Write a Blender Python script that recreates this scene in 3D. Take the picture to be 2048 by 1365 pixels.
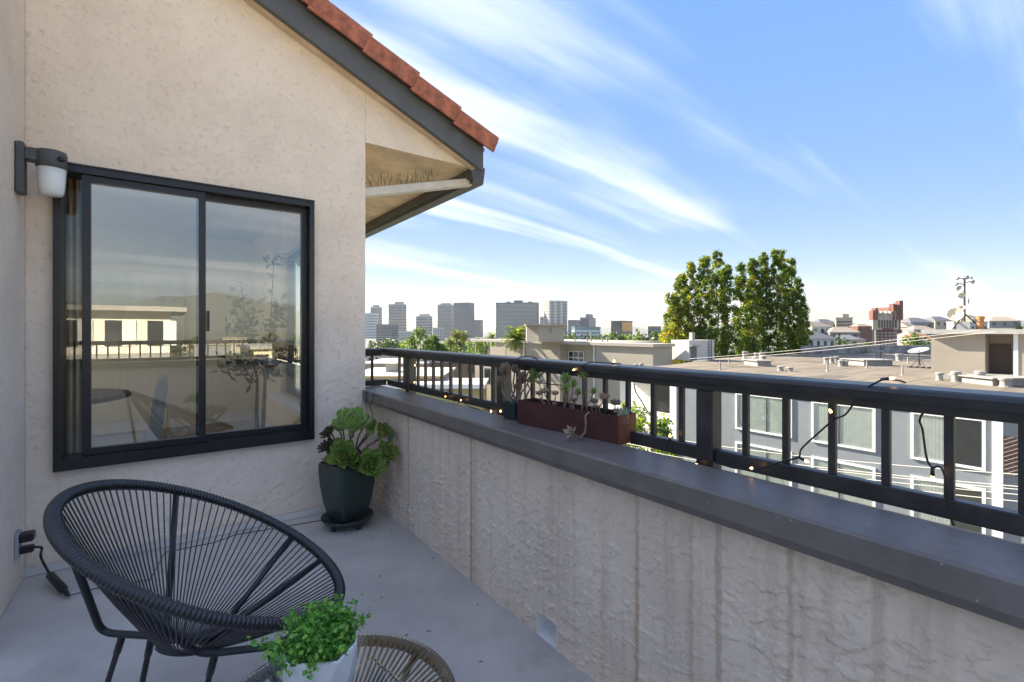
import bpy, math, random
import numpy as np
from mathutils import Vector, Matrix
sc = bpy.context.scene
for o in list(bpy.data.objects): bpy.data.objects.remove(o)
PI = math.pi
# ------------------------------------------------------------------ camera
# world frame: x along the window wall to the right, y away through the wall, z up, origin = inner balcony corner on the floor
F, CU, CV = 948.0, 1024.0, 663.0            # focal length and principal point in photo pixels (2048 wide)
YAW = math.atan2(699, 948)
FW = np.array([math.sin(YAW), math.cos(YAW), 0.0]); RT = np.array([math.cos(YAW), -math.sin(YAW), 0.0])
CAM = np.array([-1.191, -3.291, 1.2])
cam = bpy.data.cameras.new('camera'); cam_o = bpy.data.objects.new('camera', cam); sc.collection.objects.link(cam_o)
cam_o.location = CAM; cam_o.rotation_euler = (PI/2, 0, -YAW)
cam.sensor_width = 36; cam.lens = F/2048*36; cam.shift_y = -(682.5-CV)/2048
cam.clip_start = 0.02; cam.clip_end = 30000
sc.camera = cam_o
sc.render.resolution_x = 1024; sc.render.resolution_y = 682
# ------------------------------------------------------------------ sky, sun, exposure
SUN_EL = math.radians(31); SUN_AZ = math.radians(-12)      # azimuth from +y towards +x
sd = Vector((math.sin(SUN_AZ)*math.cos(SUN_EL), math.cos(SUN_AZ)*math.cos(SUN_EL), math.sin(SUN_EL)))
w = bpy.data.worlds.new('World'); sc.world = w; w.use_nodes = True
nt = w.node_tree; N = nt.nodes; Lk = nt.links
bg = N['Background']
sky = N.new('ShaderNodeTexSky'); sky.sky_type = 'NISHITA'; sky.sun_disc = False
sky.sun_elevation = SUN_EL; sky.sun_rotation = SUN_AZ; sky.air_density = 1.0; sky.dust_density = 0.0; sky.ozone_density = 1.6; sky.altitude = 50
# thin cirrus: stretched noise on a plane high above
tc = N.new('ShaderNodeTexCoord'); sep = N.new('ShaderNodeSeparateXYZ'); Lk.new(tc.outputs['Generated'], sep.inputs[0])
def wm(op, a, b=None):
    m = N.new('ShaderNodeMath'); m.operation = op
    for i, q in enumerate((a, b)):
        if q is None: continue
        if isinstance(q, (int, float)): m.inputs[i].default_value = q
        else: Lk.new(q, m.inputs[i])
    return m.outputs[0]
zc = wm('ADD', wm('MAXIMUM', sep.outputs[2], 0.0), 0.16)
comb = N.new('ShaderNodeCombineXYZ'); Lk.new(wm('DIVIDE', sep.outputs[0], zc), comb.inputs[0]); Lk.new(wm('DIVIDE', sep.outputs[1], zc), comb.inputs[1])
mp = N.new('ShaderNodeMapping'); Lk.new(comb.outputs[0], mp.inputs[0]); mp.inputs['Rotation'].default_value = (0, 0, 0); mp.inputs['Scale'].default_value = (0.17, 1.5, 1)
mp.inputs['Location'].default_value = (2.7, 1.15, 0)
nz = N.new('ShaderNodeTexNoise'); nz.inputs['Scale'].default_value = 1.3; nz.inputs['Detail'].default_value = 7; nz.inputs['Roughness'].default_value = 0.52; nz.inputs['Distortion'].default_value = 0.35
Lk.new(mp.outputs[0], nz.inputs['Vector'])
nz2 = N.new('ShaderNodeTexNoise'); nz2.inputs['Scale'].default_value = 0.55; nz2.inputs['Detail'].default_value = 3; Lk.new(comb.outputs[0], nz2.inputs['Vector'])
cr = N.new('ShaderNodeMapRange'); cr.interpolation_type = 'SMOOTHSTEP'; cr.inputs[1].default_value = 0.455; cr.inputs[2].default_value = 0.72; cr.inputs[3].default_value = 0; cr.inputs[4].default_value = 0.55
Lk.new(wm('ADD', nz.outputs[0], wm('MULTIPLY', wm('SUBTRACT', nz2.outputs[0], 0.5), 0.45)), cr.inputs[0])
mixc = N.new('ShaderNodeMix'); mixc.data_type = 'RGBA'
tint = N.new('ShaderNodeMix'); tint.data_type = 'RGBA'; tint.blend_type = 'MULTIPLY'; tint.inputs[0].default_value = 1.0
sc3 = N.new('ShaderNodeSeparateColor'); Lk.new(sky.outputs[0], sc3.inputs[0])
vmax = wm('MAXIMUM', wm('MAXIMUM', sc3.outputs[0], sc3.outputs[1]), wm('MAXIMUM', sc3.outputs[2], 0.02))
gain = wm('MULTIPLY', wm('POWER', vmax, -1.10), 1.33)        # evens out the sky's brightness over the whole dome
vs_ = N.new('ShaderNodeVectorMath'); vs_.operation = 'SCALE'; Lk.new(sky.outputs[0], vs_.inputs[0]); Lk.new(gain, vs_.inputs['Scale'])
hs = N.new('ShaderNodeHueSaturation'); hs.inputs['Saturation'].default_value = 1.22; Lk.new(vs_.outputs[0], hs.inputs['Color']); Lk.new(hs.outputs[0], tint.inputs[6]); tint.inputs[7].default_value = (1.03, 0.93, 1.0, 1)
Lk.new(cr.outputs[0], mixc.inputs[0]); Lk.new(tint.outputs[2], mixc.inputs[6]); mixc.inputs[7].default_value = (2.15, 2.13, 2.1, 1)
Lk.new(mixc.outputs[2], bg.inputs[0]); bg.inputs[1].default_value = 0.15
sun = bpy.data.lights.new('sun', 'SUN'); sun.energy = 3.4; sun.angle = math.radians(0.53); sun.color = (1, 0.90, 0.74)
sun_o = bpy.data.objects.new('sun', sun); sc.collection.objects.link(sun_o)
sun_o.rotation_euler = (-sd).to_track_quat('-Z', 'Y').to_euler()
sc.view_settings.view_transform = 'Standard'; sc.view_settings.look = 'None'; sc.view_settings.gamma = 1; sc.view_settings.use_curve_mapping = False
sc.view_settings.exposure = 2.54

# ------------------------------------------------------------------ helpers
def ray(u, v): return FW + RT*((u-CU)/F) + np.array([0, 0, -(v-CV)/F])
def PX(u, v, c): d = ray(u, v); return CAM + d*((c-CAM[0])/d[0])
def PY(u, v, c): d = ray(u, v); return CAM + d*((c-CAM[1])/d[1])
def PZ(u, v, c): d = ray(u, v); return CAM + d*((c-CAM[2])/d[2])
def PD(u, v, d): return CAM + ray(u, v)*d
def dep(p): return float((np.array(p)-CAM) @ FW)
COL = sc.collection
MATS = {}
def mat(name, col, rough=0.7, metal=0.0, var=0.0, vscale=6.0, col2=None, bump=0.0, bscale=60.0, spec=0.5, alpha=None, stretch=None, emit=None, trans=0.0, coat=0.0, sub=0.0):
    if name in MATS: return MATS[name]
    m = bpy.data.materials.new(name); m.use_nodes = True; n = m.node_tree.nodes; l = m.node_tree.links
    b = n['Principled BSDF']; b.inputs['Base Color'].default_value = (*col, 1); b.inputs['Roughness'].default_value = rough; b.inputs['Metallic'].default_value = metal
    b.inputs['Specular IOR Level'].default_value = spec; b.inputs['Transmission Weight'].default_value = trans; b.inputs['Coat Weight'].default_value = coat
    if emit: b.inputs['Emission Color'].default_value = (*emit[0], 1); b.inputs['Emission Strength'].default_value = emit[1]
    if var or bump or col2:
        t = n.new('ShaderNodeTexCoord'); mpn = n.new('ShaderNodeMapping'); l.new(t.outputs['Object'], mpn.inputs[0])
        if stretch: mpn.inputs['Scale'].default_value = stretch
        a = n.new('ShaderNodeTexNoise'); a.inputs['Scale'].default_value = vscale; a.inputs['Detail'].default_value = 5; a.inputs['Roughness'].default_value = 0.62; l.new(mpn.outputs[0], a.inputs['Vector'])
        r = n.new('ShaderNodeValToRGB'); c2 = col2 or tuple(c*(1-var) for c in col); c1 = col if col2 else tuple(min(1, c*(1+var)) for c in col)
        r.color_ramp.elements[0].position = 0.36; r.color_ramp.elements[1].position = 0.64; r.color_ramp.elements[0].color = (*c2, 1); r.color_ramp.elements[1].color = (*c1, 1)
        l.new(a.outputs[0], r.inputs[0]); l.new(r.outputs[0], b.inputs['Base Color'])
        if bump:
            a2 = n.new('ShaderNodeTexNoise'); a2.inputs['Scale'].default_value = bscale; a2.inputs['Detail'].default_value = 4; l.new(mpn.outputs[0], a2.inputs['Vector'])
            bp = n.new('ShaderNodeBump'); bp.inputs['Strength'].default_value = min(1, bump); bp.inputs['Distance'].default_value = 0.004*max(1, bump); l.new(a2.outputs[0], bp.inputs['Height']); l.new(bp.outputs[0], b.inputs['Normal'])
    MATS[name] = m; return m
def leafmat(name, col, trans=0.45, rough=0.5):
    if name in MATS: return MATS[name]
    m = bpy.data.materials.new(name); m.use_nodes = True; n = m.node_tree.nodes; l = m.node_tree.links
    out = n['Material Output']; b = n['Principled BSDF']; b.inputs['Base Color'].default_value = (*col, 1); b.inputs['Roughness'].default_value = rough; b.inputs['Specular IOR Level'].default_value = 0.3
    tr = n.new('ShaderNodeBsdfTranslucent'); tr.inputs[0].default_value = (min(1, col[0]*1.5), min(1, col[1]*1.4), col[2]*0.7, 1)
    mx = n.new('ShaderNodeMixShader'); mx.inputs[0].default_value = trans; l.new(b.outputs[0], mx.inputs[1]); l.new(tr.outputs[0], mx.inputs[2]); l.new(mx.outputs[0], out.inputs[0])
    MATS[name] = m; return m
def tag(o, label=None, cat=None, group=None, kind=None):
    if label: o['label'] = label
    if cat: o['category'] = cat
    if group: o['group'] = group
    if kind: o['kind'] = kind
    return o
def thing(name, loc, label, cat, group=None, rz=0.0):
    o = bpy.data.objects.new(name, None); o.location = tuple(float(c) for c in loc); o.rotation_euler = (0, 0, rz); o.empty_display_size = 0.1; COL.objects.link(o)
    return tag(o, label, cat, group)
def smooth(pts, k=5):
    P = [np.array(p) for p in pts]; out = []
    for i in range(len(P)-1):
        a_ = P[max(0, i-1)]; b_ = P[i]; c_ = P[i+1]; d_ = P[min(len(P)-1, i+2)]
        for j in range(k): t_ = j/k; out.append(0.5*((2*b_)+(-a_+c_)*t_+(2*a_-5*b_+4*c_-d_)*t_*t_+(-a_+3*b_-3*c_+d_)*t_**3))
    out.append(P[-1]); return out
class MB:
    """collects shapes in world coordinates and links them as one mesh object"""
    def __init__(s): s.v = []; s.f = []; s.m = []; s.mi = 0; s.sm = []; s.smooth = False
    def _add(s, vs, fs):
        k = len(s.v); s.v += [tuple(float(c) for c in p) for p in vs]
        for f in fs: s.f.append(tuple(k+i for i in f)); s.m.append(s.mi); s.sm.append(s.smooth)
        return s
    def box(s, a, b, M=None):
        x0, x1 = sorted((a[0], b[0])); y0, y1 = sorted((a[1], b[1])); z0, z1 = sorted((a[2], b[2]))
        vs = [(x0,y0,z0),(x1,y0,z0),(x1,y1,z0),(x0,y1,z0),(x0,y0,z1),(x1,y0,z1),(x1,y1,z1),(x0,y1,z1)]
        if M is not None: vs = [tuple(M @ Vector(p)) for p in vs]
        return s._add(vs, [(0,3,2,1),(4,5,6,7),(0,1,5,4),(1,2,6,5),(2,3,7,6),(3,0,4,7)])
    def bbox(s, a, b, c=0.004, M=None):
        """box with chamfered vertical and horizontal edges"""
        x0, x1 = sorted((a[0], b[0])); y0, y1 = sorted((a[1], b[1])); z0, z1 = sorted((a[2], b[2])); vs = []
        for z, k in ((z0, c), (z0+c, 0), (z1-c, 0), (z1, c)):
            for (x, y) in ((x0+c+k, y0+k), (x1-c-k, y0+k), (x1-k, y0+c+k), (x1-k, y1-c-k), (x1-c-k, y1-k), (x0+c+k, y1-k), (x0+k, y1-c-k), (x0+k, y0+c+k)): vs.append((x, y, z))
        if M is not None: vs = [tuple(M @ Vector(p)) for p in vs]
        fs = [tuple(range(7, -1, -1)), tuple(range(24, 32))]
        for r in range(3):
            for i in range(8): j = (i+1) % 8; fs.append((r*8+i, r*8+j, r*8+8+j, r*8+8+i))
        return s._add(vs, fs)
    def tube(s, pts, r, n=8, closed=False, caps=True):
        P = [Vector(tuple(float(c) for c in p)) for p in pts]; m = len(P); rs = r if hasattr(r, '__len__') else [r]*m
        vs = []; fs = []; up = None
        for i in range(m):
            a = P[i-1] if (i > 0 or closed) else P[i]; b = P[(i+1) % m] if (i < m-1 or closed) else P[i]
            t = (b-a)
            if t.length < 1e-9: t = Vector((0, 0, 1))
            t.normalize()
            if up is None: up = Vector((0, 0, 1)) if abs(t.z) < 0.9 else Vector((1, 0, 0))
            e1 = t.cross(up)
            if e1.length < 1e-5: e1 = t.cross(Vector((0, 1, 0.1)))
            e1.normalize(); e2 = e1.cross(t); e2.normalize(); up = e2
            for j in range(n):
                an = 2*PI*j/n; vs.append(P[i] + (e1*math.cos(an) + e2*math.sin(an))*rs[i])
        for i in range(m if closed else m-1):
            i2 = (i+1) % m
            for j in range(n): j2 = (j+1) % n; fs.append((i*n+j, i*n+j2, i2*n+j2, i2*n+j))
        if caps and not closed: fs.append(tuple(range(n-1, -1, -1))); fs.append(tuple((m-1)*n+j for j in range(n)))
        return s._add(vs, fs)
    def lathe(s, prof, c, n=24, M=None, caps=True):
        vs = []; fs = []
        for (r, z) in prof:
            for j in range(n): an = 2*PI*j/n; vs.append(Vector((r*math.cos(an), r*math.sin(an), z)))
        vs = [tuple((M @ p if M is not None else p) + Vector(tuple(float(q) for q in c))) for p in vs]
        for i in range(len(prof)-1):
            for j in range(n): j2 = (j+1) % n; fs.append((i*n+j, i*n+j2, (i+1)*n+j2, (i+1)*n+j))
        if caps: fs.append(tuple(range(n-1, -1, -1))); fs.append(tuple((len(prof)-1)*n+j for j in range(n)))
        return s._add(vs, fs)
    def prism(s, poly, axis, a, b):
        """polygon given in the two other axes (cyclic order), extruded along axis from a to b"""
        n = len(poly); vs = []
        for t in (a, b):
            for p in poly:
                q = [0, 0, 0]; q[axis] = t; q[(axis+1) % 3] = p[0]; q[(axis+2) % 3] = p[1]; vs.append(q)
        fs = [tuple(range(n-1, -1, -1)), tuple(range(n, 2*n))] + [(i, (i+1) % n, n+(i+1) % n, n+i) for i in range(n)]
        return s._add(vs, fs)
    def quad(s, a, b, c, d): return s._add([a, b, c, d], [(0, 1, 2, 3)])
    def build(s, name, m, parent=None, loc=None, smooth=None, kind=None, label=None, fix=True):
        me = bpy.data.meshes.new(name)
        o = bpy.data.objects.new(name, me); COL.objects.link(o)
        base = Vector((0, 0, 0))
        if parent is not None:
            pm = Matrix.LocRotScale(parent.location, parent.rotation_euler, None)
            if parent.parent is not None: pm = Matrix.LocRotScale(parent.parent.location, parent.parent.rotation_euler, None) @ pm
            o.parent = parent; inv = pm.inverted(); vs = [tuple(inv @ Vector(p)) for p in s.v]
        elif loc is not None:
            base = Vector(tuple(float(c) for c in loc)); o.location = base; vs = [tuple(Vector(p)-base) for p in s.v]
        else:
            a = np.array(s.v); base = Vector(((a[:, 0].min()+a[:, 0].max())/2, (a[:, 1].min()+a[:, 1].max())/2, a[:, 2].min())); o.location = base; vs = [tuple(Vector(p)-base) for p in s.v]
        me.from_pydata(vs, [], s.f)
        for q in (m if isinstance(m, (list, tuple)) else [m]): me.materials.append(q)
        me.polygons.foreach_set('material_index', s.m)
        me.polygons.foreach_set('use_smooth', [bool(smooth)]*len(s.f) if smooth is not None else s.sm)
        if fix:
            import bmesh
            b = bmesh.new(); b.from_mesh(me); bmesh.ops.recalc_face_normals(b, faces=b.faces); b.to_mesh(me); b.free()
        me.update()
        if kind: o['kind'] = kind
        if label: o['label'] = label
        return o
def npmesh(name, V, Fq, mats, mi=None, parent=None, smooth=False, kind=None, loc=None):
    me = bpy.data.meshes.new(name); V = np.asarray(V, dtype=np.float64)
    o = bpy.data.objects.new(name, me); COL.objects.link(o)
    if parent is not None: o.parent = parent; V = V - np.array(parent.location); assert abs(parent.rotation_euler[2]) < 1e-9
    else:
        b = np.array(loc) if loc is not None else np.array([V[:, 0].mean(), V[:, 1].mean(), V[:, 2].min()]); o.location = b; V = V - b
    nf, k = Fq.shape
    me.vertices.add(len(V)); me.vertices.foreach_set('co', V.ravel().astype(np.float32))
    me.loops.add(nf*k); me.loops.foreach_set('vertex_index', Fq.ravel().astype(np.int32))
    me.polygons.add(nf); me.polygons.foreach_set('loop_start', np.arange(0, nf*k, k, dtype=np.int32))
    for q in (mats if isinstance(mats, (list, tuple)) else [mats]): me.materials.append(q)
    if mi is not None: me.polygons.foreach_set('material_index', np.asarray(mi, dtype=np.int32))
    me.polygons.foreach_set('use_smooth', np.full(nf, smooth))
    me.update(calc_edges=True); me.validate()
    if kind: o['kind'] = kind
    return o
_T = np.random.default_rng(7).random((256, 256))
def vn(x, y):
    xi = np.floor(x).astype(int); yi = np.floor(y).astype(int); fx = x-xi; fy = y-yi
    fx = fx*fx*fx*(fx*(fx*6-15)+10); fy = fy*fy*fy*(fy*(fy*6-15)+10)
    a = _T[xi & 255, yi & 255]; b = _T[(xi+1) & 255, yi & 255]; c = _T[xi & 255, (yi+1) & 255]; d = _T[(xi+1) & 255, (yi+1) & 255]
    return (a*(1-fx)+b*fx)*(1-fy)+(c*(1-fx)+d*fx)*fy
def fbm(x, y, o=4):
    s = 0; a = 0.5
    for i in range(o): s = s + a*vn(x*2**i+17.3*i, y*2**i+5.1*i); a *= 0.5
    return s
def sstep(a, b, x): t = np.clip((x-a)/(b-a), 0, 1); return t*t*(3-2*t)
def leaves(P, size, rng, up=0.3, asp=0.62):
    """one folded diamond leaf (2 triangles as a quad) per point"""
    n = len(P); a = rng.normal(size=(n, 3)); a[:, 2] += up; a /= np.linalg.norm(a, axis=1)[:, None]
    b = rng.normal(size=(n, 3)); b -= (b*a).sum(1)[:, None]*a; b /= np.linalg.norm(b, axis=1)[:, None]; c = np.cross(a, b)
    s = (size if hasattr(size, '__len__') else np.full(n, size))*rng.uniform(0.65, 1.3, n); s = s[:, None]
    V = np.stack([P-b*s*0.5, P+c*s*0.5*asp+a*s*0.08, P+b*s*0.5, P-c*s*0.5*asp+a*s*0.08], 1).reshape(-1, 3)
    return V, np.arange(4*n).reshape(n, 4)

# ------------------------------------------------------------------ materials
def stucco_mat(name, c1, c2, streak=0.0, lines=(), rust=(0.33, 0.17, 0.09)):
    m = bpy.data.materials.new(name); m.use_nodes = True; n = m.node_tree.nodes; l = m.node_tree.links; b = n['Principled BSDF']; b.inputs['Roughness'].default_value = 0.9; b.inputs['Specular IOR Level'].default_value = 0.2
    t = n.new('ShaderNodeTexCoord'); geo = n.new('ShaderNodeNewGeometry')
    a = n.new('ShaderNodeTexNoise'); a.inputs['Scale'].default_value = 2.2; a.inputs['Detail'].default_value = 6; a.inputs['Roughness'].default_value = 0.65; l.new(geo.outputs['Position'], a.inputs['Vector'])
    r = n.new('ShaderNodeValToRGB'); r.color_ramp.elements[0].position = 0.35; r.color_ramp.elements[1].position = 0.62; r.color_ramp.elements[0].color = (*c2, 1); r.color_ramp.elements[1].color = (*c1, 1); l.new(a.outputs[0], r.inputs[0])
    cur = r.outputs[0]
    def mixin(fac, col, src):
        mx = n.new('ShaderNodeMix'); mx.data_type = 'RGBA'; l.new(fac, mx.inputs[0]); l.new(src, mx.inputs[6]); mx.inputs[7].default_value = (*col, 1); return mx.outputs[2]
    def math_(op, x, y, clamp=False):
        q = n.new('ShaderNodeMath'); q.operation = op; q.use_clamp = clamp
        for i, k in enumerate((x, y)):
            if k is None: continue
            if isinstance(k, (int, float)): q.inputs[i].default_value = k
            else: l.new(k, q.inputs[i])
        return q.outputs[0]
    sp = n.new('ShaderNodeSeparateXYZ'); l.new(geo.outputs['Position'], sp.inputs[0])
    # fine dirt in the texture
    d = n.new('ShaderNodeTexNoise'); d.inputs['Scale'].default_value = 38; d.inputs['Detail'].default_value = 3; l.new(geo.outputs['Position'], d.inputs['Vector'])
    mr = n.new('ShaderNodeMapRange'); mr.inputs[1].default_value = 0.56; mr.inputs[2].default_value = 0.75; mr.inputs[3].default_value = 0; mr.inputs[4].default_value = 0.35; l.new(d.outputs[0], mr.inputs[0])
    cur = mixin(mr.outputs[0], tuple(x*0.55 for x in c2), cur)
    if streak:
        cb = n.new('ShaderNodeCombineXYZ'); l.new(math_('MULTIPLY', math_('ADD', sp.outputs[0], sp.outputs[1]), 30.0), cb.inputs[0]); l.new(math_('MULTIPLY', sp.outputs[2], 0.8), cb.inputs[1])
        e = n.new('ShaderNodeTexNoise'); e.inputs['Scale'].default_value = 1; e.inputs['Detail'].default_value = 3; l.new(cb.outputs[0], e.inputs['Vector'])
        m2 = n.new('ShaderNodeMapRange'); m2.inputs[1].default_value = 0.5; m2.inputs[2].default_value = 0.8; m2.inputs[3].default_value = 0; m2.inputs[4].default_value = streak; l.new(e.outputs[0], m2.inputs[0])
        cur = mixin(m2.outputs[0], rust, cur)
    for (y0, wd, st) in lines:
        ab = math_('ABSOLUTE', math_('SUBTRACT', math_('ADD', sp.outputs[1], math_('MULTIPLY', math_('SUBTRACT', d.outputs[0], 0.5), 0.02)), y0), None)
        m3 = n.new('ShaderNodeMapRange'); m3.inputs[1].default_value = wd*0.75; m3.inputs[2].default_value = wd*0.3; m3.inputs[3].default_value = 0; m3.inputs[4].default_value = st; l.new(ab, m3.inputs[0])
        cur = mixin(math_('MULTIPLY', m3.outputs[0], math_('ADD', math_('MULTIPLY', a.outputs[0], 1.4), -0.1, True)), rust, cur)
    l.new(cur, b.inputs['Base Color'])
    f = n.new('ShaderNodeTexNoise'); f.inputs['Scale'].default_value = 120; f.inputs['Detail'].default_value = 3; l.new(geo.outputs['Position'], f.inputs['Vector'])
    bp = n.new('ShaderNodeBump'); bp.inputs['Strength'].default_value = 0.9; bp.inputs['Distance'].default_value = 0.003; l.new(f.outputs[0], bp.inputs['Height']); l.new(bp.outputs[0], b.inputs['Normal'])
    MATS[name] = m; return m
M_wall = stucco_mat('stucco_wall', (0.84, 0.715, 0.575), (0.74, 0.62, 0.495))
M_par = stucco_mat('stucco_parapet', (0.80, 0.67, 0.525), (0.68, 0.565, 0.44), 0.32, [(-0.62, 0.014, 0.8), (-1.34, 0.016, 0.9), (-1.37, 0.03, 0.3), (-2.33, 0.014, 0.8), (-2.52, 0.012, 0.45), (-2.60, 0.016, 0.7), (-2.78, 0.014, 0.5), (-2.95, 0.02, 0.4)])
M_soffit = mat('painted_soffit', (0.74, 0.56, 0.37), 0.8, var=0.18, vscale=3.5, bump=0.5, bscale=40)
M_fascia = mat('grey_fascia_paint', (0.085, 0.085, 0.08), 0.5, var=0.12, vscale=5)
M_tile = mat('terracotta', (0.36, 0.115, 0.058), 0.8, var=0.34, vscale=14, bump=0.6, bscale=120)
M_cap = mat('dark_grey_sheet_metal', (0.15, 0.128, 0.112), 0.42, var=0.14, vscale=7, bump=0.15, bscale=300)
M_rail = mat('charcoal_rail_paint', (0.032, 0.031, 0.031), 0.38, var=0.25, vscale=9, bump=0.2, bscale=90)
M_frame = mat('dark_bronze_aluminium', (0.012, 0.012, 0.014), 0.32, var=0.2, vscale=20)
M_floor = mat('grey_deck_coating', (0.52, 0.485, 0.445), 0.5, col2=(0.42, 0.395, 0.365), vscale=3.4, bump=0.35, bscale=420)
def weather(m, col, scale, lo, hi, amt, stretch=(1, 1, 1), vor=False):
    """dirt, scuffs or specks with a shape of their own mixed over a material's colour"""
    n = m.node_tree.nodes; l = m.node_tree.links; bs = n['Principled BSDF'].inputs['Base Color']; src = bs.links[0].from_socket if bs.links else None
    t = n.new('ShaderNodeNewGeometry'); mpn = n.new('ShaderNodeMapping'); mpn.inputs['Scale'].default_value = stretch; l.new(t.outputs['Position'], mpn.inputs[0])
    if vor: a = n.new('ShaderNodeTexVoronoi'); a.inputs['Scale'].default_value = scale; o_ = a.outputs['Distance']
    else: a = n.new('ShaderNodeTexNoise'); a.inputs['Scale'].default_value = scale; a.inputs['Detail'].default_value = 6; a.inputs['Roughness'].default_value = 0.7; o_ = a.outputs[0]
    l.new(mpn.outputs[0], a.inputs['Vector']); r = n.new('ShaderNodeMapRange'); r.inputs[1].default_value = lo; r.inputs[2].default_value = hi; r.inputs[3].default_value = 0; r.inputs[4].default_value = amt; l.new(o_, r.inputs[0])
    mx = n.new('ShaderNodeMix'); mx.data_type = 'RGBA'; l.new(r.outputs[0], mx.inputs[0]); mx.inputs[7].default_value = (*col, 1)
    if src is not None: l.new(src, mx.inputs[6])
    else: mx.inputs[6].default_value = bs.default_value
    l.new(mx.outputs[2], bs)
weather(M_floor, (0.20, 0.185, 0.165), 1.7, 0.54, 0.74, 0.55); weather(M_floor, (0.62, 0.59, 0.54), 5.0, 0.60, 0.72, 0.35, (1, 6, 1)); weather(M_floor, (0.13, 0.115, 0.10), 26, 0.10, 0.05, 0.5, vor=True)
weather(M_cap, (0.30, 0.28, 0.25), 3.0, 0.55, 0.75, 0.45, (2, 1, 1)); weather(M_cap, (0.42, 0.40, 0.37), 34, 0.09, 0.05, 0.6, vor=True)
weather(M_rail, (0.075, 0.07, 0.062), 7, 0.54, 0.72, 0.5); weather(M_fascia, (0.16, 0.15, 0.13), 5, 0.56, 0.74, 0.45)
weather(M_soffit, (0.42, 0.29, 0.16), 2.6, 0.50, 0.72, 0.6); weather(M_tile, (0.20, 0.11, 0.08), 9, 0.52, 0.70, 0.6)
M_black = mat('black_plastic', (0.013, 0.013, 0.015), 0.4)
M_cord = mat('black_cord', (0.012, 0.012, 0.013), 0.45)
M_white = mat('white_paint', (0.80, 0.79, 0.77), 0.5, var=0.04, vscale=8)
M_conc = mat('pale_concrete', (0.36, 0.335, 0.295), 0.9, var=0.16, vscale=0.6)

def stucco_sheet(name, parent, org, du, dv, nrm, W, H, st, amp, freq, keep, m, crack=0.0, ang=0.6):
    nu = int(round(W/st)); nv = int(round(H/st)); U, Vv = np.meshgrid(np.arange(nu+1)*W/nu, np.arange(nv+1)*H/nv, indexing='ij')
    ca, sa = math.cos(ang), math.sin(ang); a = (U*ca+Vv*sa)*freq; b = (-U*sa+Vv*ca)*freq*1.9
    wx = fbm(a*0.7+3, b*0.7+9, 2)*2.2; n1 = fbm(a+wx, b+wx*0.6, 3)
    smoothz = sstep(0.36, 0.58, fbm(U*3.1+11, Vv*3.1+50, 3)); h = (sstep(0.455, 0.485, n1)*0.75 + sstep(0.535, 0.56, fbm(a*1.7+40, b*1.7+wx, 3))*0.6)*(0.62+0.38*smoothz) + 0.4*fbm(U*95, Vv*95, 2)
    if crack:
        n2 = fbm(U*9+wx*0.35, Vv*9+31+wx*0.2, 4); patch = sstep(0.46, 0.60, fbm(U*2.7+70, Vv*2.7+8, 3)); h = h*0.55 - crack*patch*(1-sstep(0.0, 0.012, np.abs(n2-0.47)))
    h = h*amp - amp
    Pn = np.array(org)[None, None] + U[..., None]*np.array(du) + Vv[..., None]*np.array(dv) + h[..., None]*np.array(nrm)
    idx = np.arange((nu+1)*(nv+1)).reshape(nu+1, nv+1)
    Fq = np.stack([idx[:-1, :-1], idx[1:, :-1], idx[1:, 1:], idx[:-1, 1:]], -1)
    cu = (U[:-1, :-1]+U[1:, 1:])/2; cv = (Vv[:-1, :-1]+Vv[1:, 1:])/2
    Fq = Fq[keep(cu, cv)].reshape(-1, 4)
    return npmesh(name, Pn.reshape(-1, 3), Fq, m, parent=parent, smooth=True)

# ------------------------------------------------------------------ own building: gable wall, roof, window, side wall, room
XL, XC = -1.734, -0.043                    # side wall face and outer corner of the window wall
own = thing('apartment_building', (-0.9, 0.1, 0), 'cream stucco apartment with a tiled gable roof beside the balcony', 'building')
WX0, WX1, WZ0, WZ1 = -1.625, -0.396, 0.50, 2.04      # window opening
RX0, RZ0, SL = 0.86, 2.475, -0.437                    # lower front corner of the rake board and roof slope dz/dx
rake = lambda x: RZ0 + SL*(x-RX0)                     # underside of rake board
in_win = lambda x, z: (x > WX0+0.008) & (x < WX1-0.008) & (z > WZ0+0.012) & (z < WZ1-0.008)
stucco_sheet('gable_wall', own, (XL, 0, 0), (1, 0, 0), (0, 0, 1), (0, -1, 0), XC-XL, 3.92, 0.0075, 0.0058, 17, lambda u, v: ~in_win(u+XL, v) & (v < rake(u+XL)+0.06), M_wall, crack=0.8)
stucco_sheet('eave_wall', own, (XC, 0, 2.528), (1, 0, 0), (0, 0, 1), (0, -1, 0), 0.90, 0.48, 0.01, 0.0025, 13, lambda u, v: (v+2.528 < rake(u+XC)+0.05), M_wall, crack=0.3)
b = MB()                                              # solid wall behind the plaster
b.box((XL-0.2, 0.006, -3), (WX0, 0.16, 3.35)); b.box((WX1, 0.006, -3), (XC-0.003, 0.16, 2.53)); b.box((WX0, 0.006, -3), (WX1, 0.16, WZ0)); b.box((WX0, 0.006, WZ1), (WX1, 0.16, 3.1))
b.box((WX1, 0.006, 2.53), (XC-0.003, 0.16, 2.80)); b.box((-0.20, 0.16, -3), (XC-0.003, 0.62, 2.55)); b.box((-0.20, 2.15, -3), (XC-0.003, 6.0, 2.55)); b.box((-0.20, 0.62, -3), (XC-0.003, 2.15, 0.55)); b.box((-0.20, 0.62, 1.98), (XC-0.003, 2.15, 2.55))
b.box((-6, 0.16, -12), (XC-0.01, 5.99, -0.16)); b.box((-6, -0.2, -12), (XC-0.02, 0.005, -3.0))
b.build('wall', M_wall, own)
stucco_sheet('side_wall', own, (XL, -0.80, 0), (0, 1, 0), (0, 0, 1), (1, 0, 0), 0.80, 3.6, 0.010, 0.0025, 12, lambda u, v: v > -1, M_wall, crack=0.3)
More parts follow.
